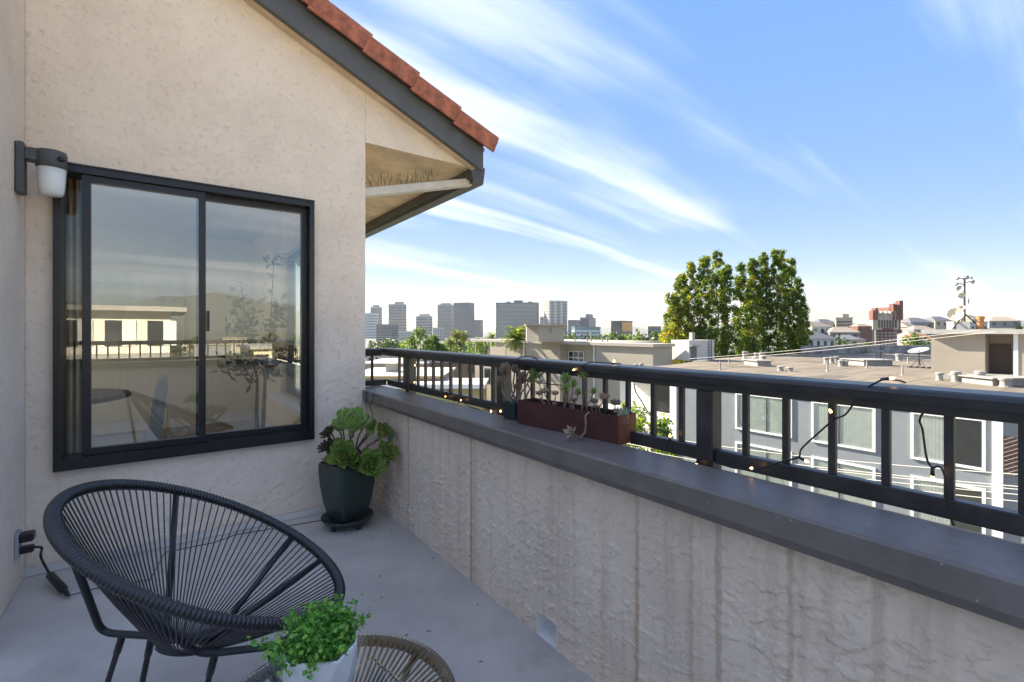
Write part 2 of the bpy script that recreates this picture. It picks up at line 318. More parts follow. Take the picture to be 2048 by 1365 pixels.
b = MB(); b.box((-5.5, -0.80, -0.2), (XL-0.003, 0.0, 3.75)); b.box((-5.5, 0.0, -0.2), (XL-0.2, 0.16, 3.75)); b.build('side_wall_core', M_wall, own)
# boxed eave: soffit, eave fascia, rake board
b = MB(); b.box((XC-0.003, 0.004, 2.528), (RX0-0.03, 6.3, 2.548)); b.build('soffit', M_soffit, own)
b = MB(); b.box((RX0-0.03, 0.0, 2.45), (RX0-0.005, 6.3, 2.66)); b.build('eave_fascia', M_fascia, own)
b = MB(); b.prism([(2.42, RX0+0.0), (2.42, RX0+0.10), (2.56, RX0+0.12), (2.56, RX0-0.004), (2.53, RX0-0.004), (2.45, RX0-0.003)], 1, 0.03, 6.3)
b.build('rain_gutter', M_fascia, own)
xl = -4.6
b = MB()
def rakeboard(y0, y1, off0, off1, x1=RX0):
    b.prism([(y0, 0), (y1, 0)] and [(x1, 0), (x1, 0)], 1, 0, 0) if False else None
    vs = []
    for y in (y0, y1):
        vs += [(xl, y, rake(xl)+off0), (x1, y, rake(x1)+off0), (x1, y, rake(x1)+off1), (xl, y, rake(xl)+off1)]
    b._add(vs, [(0, 1, 2, 3), (7, 6, 5, 4), (0, 4, 5, 1), (1, 5, 6, 2), (2, 6, 7, 3), (3, 7, 4, 0)])
rakeboard(-0.125, -0.085, 0.0, 0.225)
b.build('rake_board', M_fascia, own)
b = MB(); rakeboard(-0.085, -0.004, 0.012, 0.05, RX0-0.035); b.build('rake_soffit', M_soffit, own)
b = MB(); rakeboard(-0.124, 6.3, 0.228, 0.245, RX0+0.03)
b._add([(xl, -0.12, rake(xl)+0.25), (xl, 6.3, rake(xl)+0.25), (-8, 6.3, 3.6), (-8, -0.12, 3.6)], [(0, 1, 2, 3)])
rf = b.build('roof', M_fascia, own)
# rake tiles: a flap over the board and a barrel on top, each overlapping the next
ex = 0.343; tl = Vector((1, 0, SL)).normalized(); tn = Vector((-SL, 0, 1)).normalized()
def tile_mesh(prof, L, taper=0.012):
    mb = MB(); vs = []; n = len(prof)
    for k, s_ in ((0, 1.0), (1, 1.0)):
        for (yy, hh) in prof: vs.append(Vector((0, yy, 0)) + tl*(k*L) + tn*(hh + (taper if k else 0)))
    fs = [(i, i+1, n+i+1, n+i) for i in range(n-1)] + [(0, n, 2*n-1, n-1), tuple(range(n-1, -1, -1)), tuple(range(n, 2*n))]
    mb._add(vs, fs[:n-1]); 
    return mb, vs, n
def barrel(y0, w_, hb, th, side=None):
    out = []; inn = []
    if side is not None: out.append((y0-0.002, side)); inn.append((y0+th, side))
    for i in range(9):
        an = PI - PI*i/8; out.append((y0+w_/2+math.cos(an)*w_/2, hb+math.sin(an)*w_*0.34)); inn.append((y0+w_/2+math.cos(an)*(w_/2-th), hb+math.sin(an)*(w_*0.34-th)))
    return out, inn
tile_me = {}
def add_tile(x, y0, w_, hb, side, nm='roof_tile'):
    key = (round(w_, 3), side is not None)
    if key not in tile_me:
        out, inn = barrel(0, w_, 0, 0.014, (side-hb) if side is not None else None); loop = out + inn[::-1]; n = len(loop); L = ex+0.045
        vs = [Vector((0, p[0], 0))+tn*p[1] for p in loop] + [Vector((0, p[0], 0))+tl*L+tn*(p[1]+0.022) for p in loop]
        me = bpy.data.meshes.new('roof_tile'); k = len(out)
        fs = [(i, (i+1) % n, n+(i+1) % n, n+i) for i in range(n)] + [(i, i+1, n-2-i, n-1-i) for i in range(k-1)] + [(n+i, n+n-1-i, n+n-2-i, n+i+1) for i in range(k-1)]
        me.from_pydata([tuple(v) for v in vs], [], fs); me.materials.append(M_tile); me.update(); tile_me[key] = me
    o = bpy.data.objects.new(nm, tile_me[key]); COL.objects.link(o); o.parent = rf
    base = Vector((x, y0, rake(x)+0.235)) + tn*(hb-0.235*0) - Vector(own.location) - Vector(rf.location)
    o.location = base; return o
random.seed(4)
x_end = RX0+0.075
for i in range(10):
    x = x_end - (i+1)*ex
    t_ = add_tile(x, -0.175, 0.17, 0.035, -0.075); t_.rotation_euler = (0, random.uniform(-.006, .006), random.uniform(-.008, .008))
    for j in range(3): add_tile(x+0.01, 0.03+j*0.24, 0.19, 0.012, None)
b = MB()                                              # down pipe under the eave with bird spikes
p0 = PY(738, 386, 0.12); p1 = PY(936, 366, 0.12)
dirp = Vector(p1-p0).normalized(); Mx = Matrix.Translation(Vector((p0+p1)/2)) @ Matrix(((dirp.x, 0, -dirp.z, 0), (0, 1, 0, 0), (dirp.z, 0, dirp.x, 0), (0, 0, 0, 1)))
Lp = float(np.linalg.norm(p1-p0)); b.bbox((-Lp/2-0.15, -0.04, -0.032), (Lp/2+0.02, 0.04, 0.032), 0.008, Mx); b.build('down_pipe', mat('cream_metal', (0.60, 0.55, 0.46), 0.5, var=0.1), own)
b = MB(); rs = random.Random(3)
for i in range(26):
    t = i/25; bp_ = Mx @ Vector((-Lp/2+0.02+t*Lp*0.62, 0.0, 0.034))
    for k in range(2): b.tube([bp_, bp_ + Vector((rs.uniform(-.05, .05), rs.uniform(-.05, .05), rs.uniform(.075, .105)))], 0.0011, 4)
b.build('bird_spikes', mat('steel_wire', (0.06, 0.05, 0.045), 0.4, 0.5), own, kind='stuff')

# window in the gable wall
M_glass = None
def glass_mat(name, refl, tint):
    m = bpy.data.materials.new(name); m.use_nodes = True; n = m.node_tree.nodes; l = m.node_tree.links; n.remove(n['Principled BSDF'])
    g = n.new('ShaderNodeBsdfGlossy'); g.inputs['Roughness'].default_value = 0.0; g.inputs[0].default_value = (0.92, 0.95, 0.93, 1)
    t = n.new('ShaderNodeBsdfTransparent'); t.inputs[0].default_value = (*tint, 1); fr = n.new('ShaderNodeFresnel'); fr.inputs[0].default_value = 1.5
    ad0 = n.new('ShaderNodeMath'); ad0.operation = 'ADD'; ad0.inputs[1].default_value = refl; ad0.use_clamp = True; l.new(fr.outputs[0], ad0.inputs[0]); ge = n.new('ShaderNodeNewGeometry'); iv = n.new('ShaderNodeMath'); iv.operation = 'SUBTRACT'; iv.inputs[0].default_value = 1; l.new(ge.outputs['Backfacing'], iv.inputs[1]); ad = n.new('ShaderNodeMath'); ad.operation = 'MULTIPLY'; l.new(ad0.outputs[0], ad.inputs[0]); l.new(iv.outputs[0], ad.inputs[1])
    mx = n.new('ShaderNodeMixShader'); l.new(ad.outputs[0], mx.inputs[0]); l.new(t.outputs[0], mx.inputs[1]); l.new(g.outputs[0], mx.inputs[2]); l.new(mx.outputs[0], n['Material Output'].inputs[0]); MATS[name] = m; return m
M_glass = glass_mat('tinted_reflective_glass', 0.24, (0.86, 0.90, 0.88))
M_clear = glass_mat('clear_glass', 0.04, (0.93, 0.95, 0.94))
b = MB(); t = 0.024                                   # outer frame, two channels
b.box((WX0-0.006, -0.035, WZ0-0.004), (WX1+0.004, 0.12, WZ0+0.055)); b.box((WX0-0.006, -0.035, WZ1-0.03), (WX1+0.004, 0.12, WZ1+0.004)); b.box((WX0-0.006, -0.035, WZ0+0.055), (WX0+t, 0.12, WZ1-0.03)); b.box((WX1-t, -0.035, WZ0+0.055), (WX1+0.004, 0.12, WZ1-0.03))
b.box((WX0-0.006, -0.045, WZ1+0.004), (WX1+0.004, -0.02, WZ1+0.012))
win = b.build('window', M_frame, own)
MIDX = -1.01
def sash(x0, x1, y0, y1, z0, z1, wd):
    q = MB(); q.box((x0, y0, z0), (x1, y1, z0+wd)); q.box((x0, y0, z1-wd), (x1, y1, z1)); q.box((x0, y0, z0+wd), (x0+wd, y1, z1-wd)); q.box((x1-wd, y0, z0+wd), (x1, y1, z1-wd)); q.build('sash', M_frame, win)
    g = MB(); ym = (y0+y1)/2; g.box((x0+wd-0.004, ym-0.002, z0+wd-0.004), (x1-wd+0.004, ym+0.002, z1-wd+0.004)); g.build('pane', M_glass, win)
sash(WX0+0.10, MIDX+0.022, -0.012, 0.028, WZ0+0.058, WZ1-0.032, 0.034)
sash(MIDX-0.022, WX1-t-0.002, 0.034, 0.074, WZ0+0.057, WZ1-0.031, 0.034)
b = MB(); b.box((WX0+t, 0.05, WZ0+0.056), (WX0+0.12, 0.054, WZ1-0.031)); b.build('pane', M_clear, win)
b = MB(); b.box((MIDX+0.028, -0.022, 1.20), (MIDX+0.040, -0.0125, 1.32)); b.build('latch', M_frame, win)
# side window of the room
b = MB()
for (y0, y1, z0, z1) in ((0.62, 2.15, 0.55, 0.61), (0.62, 2.15, 1.92, 1.98), (0.62, 0.68, 0.61, 1.92), (2.09, 2.15, 0.61, 1.92), (1.36, 1.41, 0.61, 1.92)): b.box((-0.13, y0, z0), (-0.07, y1, z1))
sw = b.build('window', M_frame, own); b = MB(); b.box((-0.102, 0.66, 0.6), (-0.098, 2.11, 1.94)); b.build('pane', M_clear, sw)
b = MB(); b.box((-0.30, 0.58, 0.50), (-0.13, 2.19, 0.549)); b.build('sill', M_white, sw)
M_room = mat('room_paint', (0.78, 0.76, 0.71), 0.8)
b = MB(); b.box((-4.6, 0.165, -0.1), (-0.202, 5.0, 0.0)); b.build('room_floor', mat('oak_floor', (0.30, 0.26, 0.21), 0.5, var=0.25, vscale=3, stretch=(1, 9, 1)), own)
b = MB(); b.box((-4.6, 0.165, 2.42), (-0.202, 5.0, 2.5)); b.build('room_ceiling', M_room, own)
b = MB(); b.box((-4.7, 0.165, 0), (-4.6, 0.9, 2.42)); b.box((-4.7, 3.6, 0), (-4.6, 5.0, 2.42)); b.box((-4.7, 0.9, 2.15), (-4.6, 3.6, 2.42)); b.box((-4.7, 0.9, 0), (-4.6, 3.6, 0.25)); b.box((-2.75, 4.0, 0), (-0.203, 4.1, 2.42)); b.box((-4.6, 4.0, 0), (-2.75, 4.1, 0.25)); b.box((-4.6, 4.0, 2.2), (-2.75, 4.1, 2.42)); b.build('room_wall', M_room, own)  # unseen openings in left and back walls, added to let sunlight in

# things in the room
tbl = thing('dining_table', (-1.86, 1.25, 0), 'dark round wooden dining table inside the room behind the window', 'table')
M_dwood = mat('dark_wood', (0.035, 0.028, 0.024), 0.45, var=0.3, vscale=4, stretch=(1, 8, 1))
b = MB(); b.smooth = False; b.lathe([(0.46, 0.715), (0.485, 0.725), (0.485, 0.735), (0.47, 0.75)], (-1.86, 1.25, 0), 48); b.build('tabletop', M_dwood, tbl)
b = MB(); b.lathe([(0.30, 0.0), (0.28, 0.03), (0.07, 0.08), (0.05, 0.4), (0.09, 0.70), (0.2, 0.714)], (-1.86, 1.25, 0), 24); b.build('pedestal', M_dwood, tbl)
dc = thing('dining_chair', (-1.28, 0.72, 0), 'grey upholstered dining chair seen through the window', 'chair')
M_uph = mat('grey_upholstery', (0.52, 0.51, 0.50), 0.9, var=0.08, vscale=30, bump=0.4, bscale=300)
prof = [(-0.10, 0.43), (-0.12, 0.48), (0.28, 0.51), (0.315, 0.52), (0.375, 0.86), (0.395, 0.90), (0.425, 0.905), (0.44, 0.875), (0.40, 0.62), (0.37, 0.44)]
b = MB(); cx0, cy0 = -1.585, 0.72
b.prism([(z, x+cx0+0.03) for (x, z) in prof[4:] ] and [(z, cx0+x) for (x, z) in ((0.30, 0.44), (0.325, 0.62), (0.355, 0.84), (0.375, 0.885), (0.405, 0.895), (0.425, 0.865), (0.40, 0.62), (0.375, 0.44))], 1, cy0-0.21, cy0+0.21)
o = b.build('backrest', M_uph, dc); bv = o.modifiers.new('round', 'BEVEL'); bv.width = 0.02; bv.segments = 3
b = MB(); b.box((cx0-0.10, cy0-0.22, 0.40), (cx0+0.31, cy0+0.22, 0.49)); o = b.build('seat', M_uph, dc); bv = o.modifiers.new('round', 'BEVEL'); bv.width = 0.035; bv.segments = 3
for sx in (-0.06, 0.34):
    for sy in (-0.18, 0.18): b = MB(); b.tube([(cx0+sx, cy0+sy, 0.41), (cx0+sx*1.1, cy0+sy*1.1, 0)], [0.017, 0.011], 8); b.build('leg', M_dwood, dc)
cu_ = thing('curtain', (-1.59, 0.30, 0), 'beige linen curtain hanging inside at the edge of the window', 'curtain')
b = MB(); b.smooth = True; pts = [(-1.70+0.17*i/40, 0.24+0.028*math.sin(i*0.95)) for i in range(41)]
vs = []; 
for (x, y) in pts: vs += [(x, y, 0.06), (x, y, 2.30)]
b._add(vs, [(2*i, 2*i+2, 2*i+3, 2*i+1) for i in range(40)]); o = b.build('cloth', mat('beige_linen', (0.50, 0.39, 0.25), 0.9, var=0.1, vscale=50), cu_); so = o.modifiers.new('t', 'SOLIDIFY'); so.thickness = 0.003
b = MB(); b.tube([(-1.78, 0.24, 2.33), (-0.3, 0.24, 2.33)], 0.012, 8); b.build('rod', M_black, cu_)
pl = thing('pendant_lamp', (-1.98, 1.2, 1.45), 'brown woven pendant lamp hanging over the dining table', 'lamp')
b = MB(); b.smooth = True; b.lathe([(0.05, 0.34), (0.12, 0.28), (0.19, 0.16), (0.215, 0.0)], (-1.98, 1.2, 1.45), 32, caps=False); o = b.build('lamp_shade', mat('wicker', (0.20, 0.10, 0.045), 0.8, var=0.5, vscale=40, stretch=(1, 1, 6), bump=1, bscale=60), pl); so = o.modifiers.new('t', 'SOLIDIFY'); so.thickness = 0.006
b = MB(); b.tube([(-1.98, 1.2, 1.78), (-1.98, 1.2, 2.42)], 0.004, 6); b.build('cord', M_black, pl)
pic = thing('picture_frame', (-1.6, 3.99, 1.2), 'large thin framed picture on the far wall of the room', 'picture')
b = MB()
for (x0, x1, z0, z1) in ((-2.5, -0.95, 0.93, 0.955), (-2.5, -0.95, 1.905, 1.93), (-2.5, -2.475, 0.955, 1.905), (-0.975, -0.95, 0.955, 1.905)): b.box((x0, 3.965, z0), (x1, 3.998, z1))
b.build('frame', mat('pale_wood', (0.45, 0.36, 0.25), 0.6), pic); b = MB(); b.box((-2.48, 3.98, 0.95), (-0.97, 3.99, 1.91)); b.build('print', mat('pale_print', (0.5, 0.52, 0.52), 0.7, var=0.25, vscale=2), pic)
# olive tree in a pot
rg = np.random.default_rng(5)
ot = thing('olive_tree', (-0.62, 0.55, 0), 'slender potted olive tree standing behind the right window pane', 'potted tree')
b = MB(); b.smooth = True; b.lathe([(0.12, 0.0), (0.16, 0.1), (0.19, 0.38), (0.175, 0.40), (0.165, 0.38)], (-0.62, 0.55, 0), 24); b.build('pot', mat('grey_pot', (0.10, 0.10, 0.10), 0.7, var=0.2), ot)
pm = rg.normal(size=(500, 3))*np.array([.075, .075, .02]) + np.array([-.62, .55, .42]); V_, F_ = leaves(pm, 0.04, rg); npmesh('moss', V_, F_, mat('dry_moss', (0.10, 0.095, 0.07), 0.9), parent=ot, kind='stuff')
M_bark = mat('bark', (0.11, 0.085, 0.065), 0.9, var=0.35, vscale=18, bump=1, bscale=50)
stems = [[(-.63, .55, .40), (-.65, .53, .60), (-.64, .55, .85), (-.70, .58, 1.15), (-.74, .60, 1.55)], [(-.61, .55, .40), (-.60, .55, .62), (-.585, .57, .9), (-.55, .60, 1.2), (-.52, .62, 1.75)], [(-.64, .55, .82), (-.74, .5, .95), (-.86, .47, .97)], [(-.585, .57, .88), (-.50, .55, 1.0), (-.42, .52, 1.02)], [(-.70, .58, 1.15), (-.80, .52, 1.28)], [(-.55, .6, 1.2), (-.46, .55, 1.4)]]
b = MB(); b.smooth = True
for i, s_ in enumerate(stems): b.tube(s_, np.linspace(0.017 if i < 2 else 0.007, 0.003, len(s_)), 7)
b.build('trunk', M_bark, ot)
Pl = []
for s_ in stems:
    s_ = np.array(s_)
    for k in range(len(s_)-1):
        for q in range(30):
            tt = rg.random(); p = s_[k]*(1-tt)+s_[k+1]*tt
            if p[2] > 0.88: Pl.append(p + rg.normal(size=3)*0.045)
Pl = np.array(Pl); V_, F_ = leaves(Pl, 0.085, rg, asp=0.34); npmesh('foliage', V_, F_, leafmat('olive_leaf', (0.06, 0.085, 0.04), 0.3), parent=ot, kind='stuff')

# ------------------------------------------------------------------ balcony floor, parapet, coping
b = MB(); b.box((XL, -0.80, -0.12), (0.30, 0.004, 0.0)); b.box((-4.1, -4.9, -0.12), (0.30, -0.80, 0.0)); fl = b.build('balcony_floor', M_floor); fl['kind'] = 'structure'
b = MB(); b.prism([(0.0, 0.0), (0.0, 0.035), (0.02, 0.0)], 0, XL, 0) if False else None
b = MB()                                              # coved edge strip at the foot of the walls
for (p, q, d) in (((XL, -0.004), (0.0, -0.004), (0, -1)),): b._add([(p[0], p[1], 0.035), (q[0], q[1], 0.035), (q[0], q[1]-0.004, 0.035), (p[0], p[1]-0.004, 0.035), (p[0], -0.03, 0.003), (q[0], -0.03, 0.003)], [(0, 1, 2, 3), (3, 2, 5, 4)])
b.build('floor_upstand', M_floor, fl)
par = thing('parapet_wall', (0.12, -2.4, 0), 'rough grey stucco parapet with rust streaks and a dark metal coping', 'wall')
SY0, SY1, SZ = -1.955, -1.838, 0.096                   # scupper opening
stucco_sheet('plaster', par, (0, -3.5, 0), (0, 1, 0), (0, 0, 1), (-1, 0, 0), 3.5, 0.735, 0.005, 0.0072, 21, lambda u, v: ~((u-3.5 > SY0) & (u-3.5 < SY1) & (v < SZ)), M_par, ang=-0.5)
b = MB(); b.box((0.004, -4.9, -0.3), (0.20, SY0, 0.735)); b.box((0.004, SY1, -0.3), (0.20, 0.20, 0.735)); b.box((0.004, SY0, SZ), (0.20, SY1, 0.735)); b.box((0.004, SY0, -0.3), (0.20, SY1, 0.001))
b.box((-0.0, -4.9, -0.3), (0.004, -3.5, 0.735)); b.box((XC, 0.005, -0.3), (0.004, 0.20, 0.735)); b.box((-4.1, -5.1, -0.3), (0.20, -4.9, 0.735)); b.box((-4.3, -5.1, -0.3), (-4.1, -0.80, 0.735)); b.build('core', M_par, par)
b = MB(); b.box((0.002, SY0+0.0005, 0.001), (0.26, SY0+0.004, SZ-0.001)); b.box((0.002, SY1-0.004, 0.001), (0.26, SY1-0.0005, SZ-0.001)); b.box((0.003, SY0+0.004, 0.0015), (0.26, SY1-0.004, 0.004)); b.build('scupper', M_white, par)
prof = [(-0.045, 0.706), (-0.052, 0.724), (-0.056, 0.728), (-0.052, 0.780), (-0.045, 0.787), (0.115, 0.796), (0.205, 0.772), (0.215, 0.70), (0.205, 0.70), (0.195, 0.735), (-0.03, 0.735), (-0.035, 0.706)]
ys = [0.16, -0.62, -3.40, -4.6, -5.0]
for i in range(4):
    b = MB(); b.prism([(z, x) for (x, z) in prof], 1, ys[i]-0.0015, ys[i+1]+0.0015); b.build('coping', M_cap, par)
b = MB(); b.prism([(-0.065-0.115, 0.706), (-0.065-0.115, 0.786), (0.0, 0.796), (0.20, 0.78), (0.20, 0.70)][0:0] or [(-0.05, 0.706), (-0.056, 0.728), (-0.05, 0.787), (0.16, 0.79), (0.20, 0.70)], 0, -0.064, -0.0585); b.build('coping_end', M_cap, par)
b = MB(); b.prism([(-5.06, 0.706), (-4.85, 0.706), (-4.85, 0.787), (-5.06, 0.775)], 0, -4.3, -0.055); b.build('coping', M_cap, par)

# ------------------------------------------------------------------ railing
rl = thing('balcony_railing', (0.2, -2.4, 0.7), 'charcoal painted metal balcony railing with thin square balusters', 'railing')
RT_Z = 1.072
RP = [(0.146, RT_Z-0.031), (0.143, RT_Z-0.012), (0.147, RT_Z-0.004), (0.155, RT_Z), (0.247, RT_Z), (0.255, RT_Z-0.004), (0.258, RT_Z-0.012), (0.255, RT_Z-0.031), (0.226, RT_Z-0.034), (0.226, RT_Z-0.056), (0.176, RT_Z-0.056), (0.176, RT_Z-0.034)]
RU = RT_Z-0.056
def hand(y0, y1):
    b = MB(); b.prism([(z, x) for (x, z) in RP], 1, y0, y1); b.build('top_rail', M_rail, rl)
hand(0.265, -0.42); hand(-0.423, -5.2)
b = MB(); b.prism([(y_-0.0, z-0.0006) for (y_, z) in RP], 0, XC+0.001, 0.1425); b.build('top_rail', M_rail, rl)
PB = [-0.215, -1.335, -2.453, -3.57, -4.69]
for y in PB: b = MB(); b.bbox((0.1725, y-0.0285, 0.62), (0.2295, y+0.0285, RU+0.001), 0.004); b.build('post', M_rail, rl)
def brail(y0, y1): b = MB(); b.bbox((0.186, y0, 0.790), (0.216, y1, 0.8335), 0.003); b.build('bottom_rail', M_rail, rl)
brail(0.185, PB[0]+0.0285)
for i in range(4): brail(PB[i]-0.0285, PB[i+1]+0.0285)
me = None
def bal(x, y):
    global me
    if me is None:
        q = MB(); q.bbox((-0.0085, -0.0085, 0), (0.0085, 0.0085, RU-0.8335+0.001), 0.0015); o = q.build('baluster', M_rail, rl); me = o.data; o.location = (x-rl.location.x, y-rl.location.y, 0.8332-rl.location.z)
        for v in me.vertices: v.co += Vector(rl.location)
        return
    o = bpy.data.objects.new('baluster', me); COL.objects.link(o); o.parent = rl; o.location = (x-rl.location.x, y-rl.location.y, 0.8332-rl.location.z)
for y in (-0.02, -0.11): bal(0.201, y)
for k in range(4):
    for i in range(9):
        y = PB[k]-0.119-i*0.1128
        if y > PB[k+1]+0.06: bal(0.201, y)
b = MB(); b.bbox((XC+0.002, 0.1865, 0.790), (0.186, 0.2155, 0.833), 0.003); b.build('bottom_rail', M_rail, rl)
b = MB(); b.bbox((XC+0.002, 0.173, 0.62), (XC+0.045, 0.229, RU+0.0005), 0.004); b.build('post', M_rail, rl)
for x in (0.075,): bal(x, 0.196)
# railing across the end of the balcony (seen mirrored in the window)
b = MB(); b.bbox((-4.2, -5.03, RT_Z-0.056), (0.142, -4.93, RT_Z-0.001), 0.008); b.build('top_rail', M_rail, rl)
b = MB(); b.bbox((-4.2, -4.995, 0.790), (0.1725, -4.965, 0.8335), 0.003); b.build('bottom_rail', M_rail, rl)
for i in range(36): bal(-4.15+i*0.113, -4.98)

# ------------------------------------------------------------------ wall lamp
wl = thing('wall_lamp', (XL, -0.17, 1.95), 'grey outdoor wall lamp with a frosted glass jar by the window', 'lamp')
M_lamp = mat('grey_cast_metal', (0.075, 0.08, 0.078), 0.5, var=0.12, vscale=30)
b = MB(); b.bbox((XL-0.002, -0.205, 1.835), (XL+0.03, -0.135, 2.075), 0.006); b.build('backplate', M_lamp, wl)
b = MB(); b.bbox((XL+0.028, -0.20, 1.995), (XL+0.085, -0.14, 2.055), 0.005); b.build('arm', M_lamp, wl)
lc = (XL+0.118, -0.17, 0)
b = MB(); b.smooth = True; b.lathe([(0.050, 1.972), (0.056, 1.976), (0.056, 2.04), (0.052, 2.055), (0.02, 2.062)], lc, 32); b.build('housing', M_lamp, wl)
b = MB(); b.smooth = True; b.lathe([(0.012, 1.842), (0.034, 1.845), (0.043, 1.856), (0.047, 1.88), (0.053, 1.973)], lc, 32); b.build('glass_jar', mat('frosted_glass', (0.72, 0.73, 0.68), 0.25, spec=0.5, coat=0.3), wl)
b = MB(); b.smooth = True; b.lathe([(0.013, -0.016), (0.014, 0.006), (0.009, 0.012), (0.004, 0.014)], (lc[0]+0.038, lc[1]-0.044, 2.015), 14, Matrix.Rotation(PI/2, 3, 'X') @ Matrix.Rotation(0.6, 3, 'Y')); b.build('sensor', M_black, wl)
# outlet, plug and adapter
ol = thing('wall_outlet', (XL, -0.17, 0.16), 'small grey outdoor wall outlet low on the side wall', 'outlet')
b = MB(); b.bbox((XL-0.002, -0.21, 0.155), (XL+0.012, -0.13, 0.275), 0.004); b.build('plate', mat('grey_plastic', (0.35, 0.36, 0.37), 0.5), ol)
b = MB(); b.bbox((XL+0.012, -0.20, 0.225), (XL+0.06, -0.14, 0.262), 0.004); b.build('plug', M_black, ol)
ad = thing('power_adapter', (-1.62, -0.36, 0), 'black plug adapter and cord running from the outlet to the floor', 'adapter')
b = MB(); b.bbox((XL+0.013, -0.19, 0.17), (XL+0.058, -0.15, 0.20), 0.004); b.build('plug', M_black, ad)
pA = PZ(100, 1150, 0.045); pB = PZ(138, 1192, 0.018); pE = PZ(200, 1175, 0.004)
b = MB(); b.smooth = True; b.tube(smooth([(XL+0.055, -0.17, 0.187), (XL+0.085, -0.18, 0.18), PZ(82, 1115, 0.10), pA]), 0.0055, 8); b.tube([pB, PZ(165, 1184, 0.004), pE, PZ(300, 1160, 0.003), PZ(330, 1105, 0.003), PZ(430, 1085, 0.003), PZ(470, 1070, 0.003), PZ(600, 1048, 0.003), PZ(690, 1034, 0.003)], 0.0022, 6); b.build('cord', M_cord, ad)
dv_ = Vector(pB-pA); b = MB(); b.smooth = True; q = dv_.to_track_quat('Z', 'Y').to_matrix(); b.lathe([(0.006, -0.01), (0.014, 0.0), (0.017, 0.006), (0.017, dv_.length*0.72), (0.011, dv_.length*0.76), (0.010, dv_.length*0.9), (0.005, dv_.length)], pA, 14, q); b.build('adapter_body', M_black, ad)

# ------------------------------------------------------------------ string chair
ch = thing('string_chair', (-1.06, -1.57, 0), 'black round string lounge chair with a cord wrapped rim', 'chair')
AZ, TL, RA, RB = -0.27, 0.507, 0.42, 0.362; CC = Vector((-1.058, -1.545, 0.525))
fh = Vector((math.cos(AZ), math.sin(AZ), 0)); la = Vector((-math.sin(AZ), math.cos(AZ), 0)); fa = fh*math.cos(TL) - Vector((0, 0, 1))*math.sin(TL)
def rim(th, k=1.0): return CC + fa*(RA*k*math.cos(th)) + la*(RB*k*math.sin(th))
M_chair = mat('black_vinyl_cord', (0.012, 0.012, 0.013), 0.33, spec=0.6)
b = MB(); b.smooth = True; n = 900
b.tube([rim(2*PI*i/n) for i in range(n)], [0.0165+0.0018*math.sin(2*PI*i/n*225) for i in range(n)], 10, closed=True); b.build('rim', M_chair, ch)
hubc = Vector(tuple(PY(366, 1293, -1.57))); hn = (CC-hubc).normalized()
h1 = fa - hn*fa.dot(hn); h1.normalize(); h2 = hn.cross(h1)
def hub(th): return hubc + h1*(0.062*math.cos(th)) + h2*(0.045*math.sin(th)*(1 if h2.dot(la) > 0 else -1))
b = MB(); b.smooth = True; b.tube([hub(2*PI*i/40) for i in range(40)], 0.009, 8, closed=True); b.build('seat_ring', M_chair, ch)
NS = 104; smesh = None
for i in range(NS):
    th = 2*PI*(i+0.5)/NS; a_ = rim(th, 0.985); c_ = hub(th); mid = (a_+c_)*0.5 - hn*0.012
    b = MB(); b.smooth = True; b.tube([a_, (a_*0.75+c_*0.25)-hn*0.009, mid, (a_*0.25+c_*0.75)-hn*0.009, c_], 0.0024, 5, caps=False); b.build('string', M_chair, ch)
M_tube = mat('black_powder_coat', (0.014, 0.014, 0.015), 0.42)
def fil(pts, r=0.03, k=4):
    out = [Vector(tuple(pts[0]))]
    for i in range(1, len(pts)-1):
        p = Vector(tuple(pts[i])); a_ = (Vector(tuple(pts[i-1]))-p).normalized(); c_ = (Vector(tuple(pts[i+1]))-p).normalized()
        for j in range(k+1): t_ = j/k; s0 = p+a_*r; s1 = p+c_*r; out.append((s0*(1-t_)+p*t_)*(1-t_)+(p*(1-t_)+s1*t_)*t_)
    out.append(Vector(tuple(pts[-1]))); return out
def loc(f_, l_, z): return Vector((CC.x, CC.y, 0)) + fh*f_ + la*l_ + Vector((0, 0, z))
thR = PI-0.42; thN = PI+0.62
zr_ = 0.255
pRb = Vector(tuple(PZ(203, 1266, zr_))); pRe = Vector(tuple(PZ(420, 1280, zr_))); pNb = Vector(tuple(PZ(398, 1310, 0.285))); pNe = Vector(tuple(PZ(556, 1292, 0.285)))
b = MB(); b.smooth = True; b.tube(fil([rim(PI+0.28, 0.99), pRb, pRe, rim(0.55, 1.0)], 0.045), 0.0105, 10); b.build('seat_frame', M_tube, ch)
b = MB(); b.smooth = True; b.tube(fil([rim(PI+1.0, 1.0), pNb, pNe, rim(-0.45, 1.0)], 0.045), 0.0105, 10); b.build('seat_frame', M_tube, ch)
b = MB(); b.smooth = True; b.tube(fil([rim(PI-1.05, 1.0), pRb.lerp(pRe, 0.55)+la*0.06], 0.03), 0.0095, 10); b.build('back_strut', M_tube, ch)
b = MB(); b.smooth = True; b.tube(fil([rim(0.98, 1.0), pRe+la*0.05+fh*0.02], 0.03), 0.0095, 10); b.build('front_strut', M_tube, ch)
for (top, foot) in ((pRb.lerp(pRe, 0.2), PZ(205, 1398, 0.0)), (pRb.lerp(pRe, 0.47), PZ(277, 1402, 0.0)), (pNe.lerp(pNb, 0.1), PZ(560, 1440, 0.0)), (pNb.lerp(pNe, 0.2), PZ(395, 1450, 0.0))):
    top = Vector(tuple(top)); foot = Vector(tuple(foot)); b = MB(); b.smooth = True; b.tube([top, top.lerp(foot, 0.28), top.lerp(foot, 0.285), foot], [0.0105, 0.0105, 0.0085, 0.0085], 10); lg = b.build('leg', M_tube, ch)
    b = MB(); b.lathe([(0.011, 0), (0.011, 0.02)], foot, 10); b.build('foot_cap', M_black, lg)

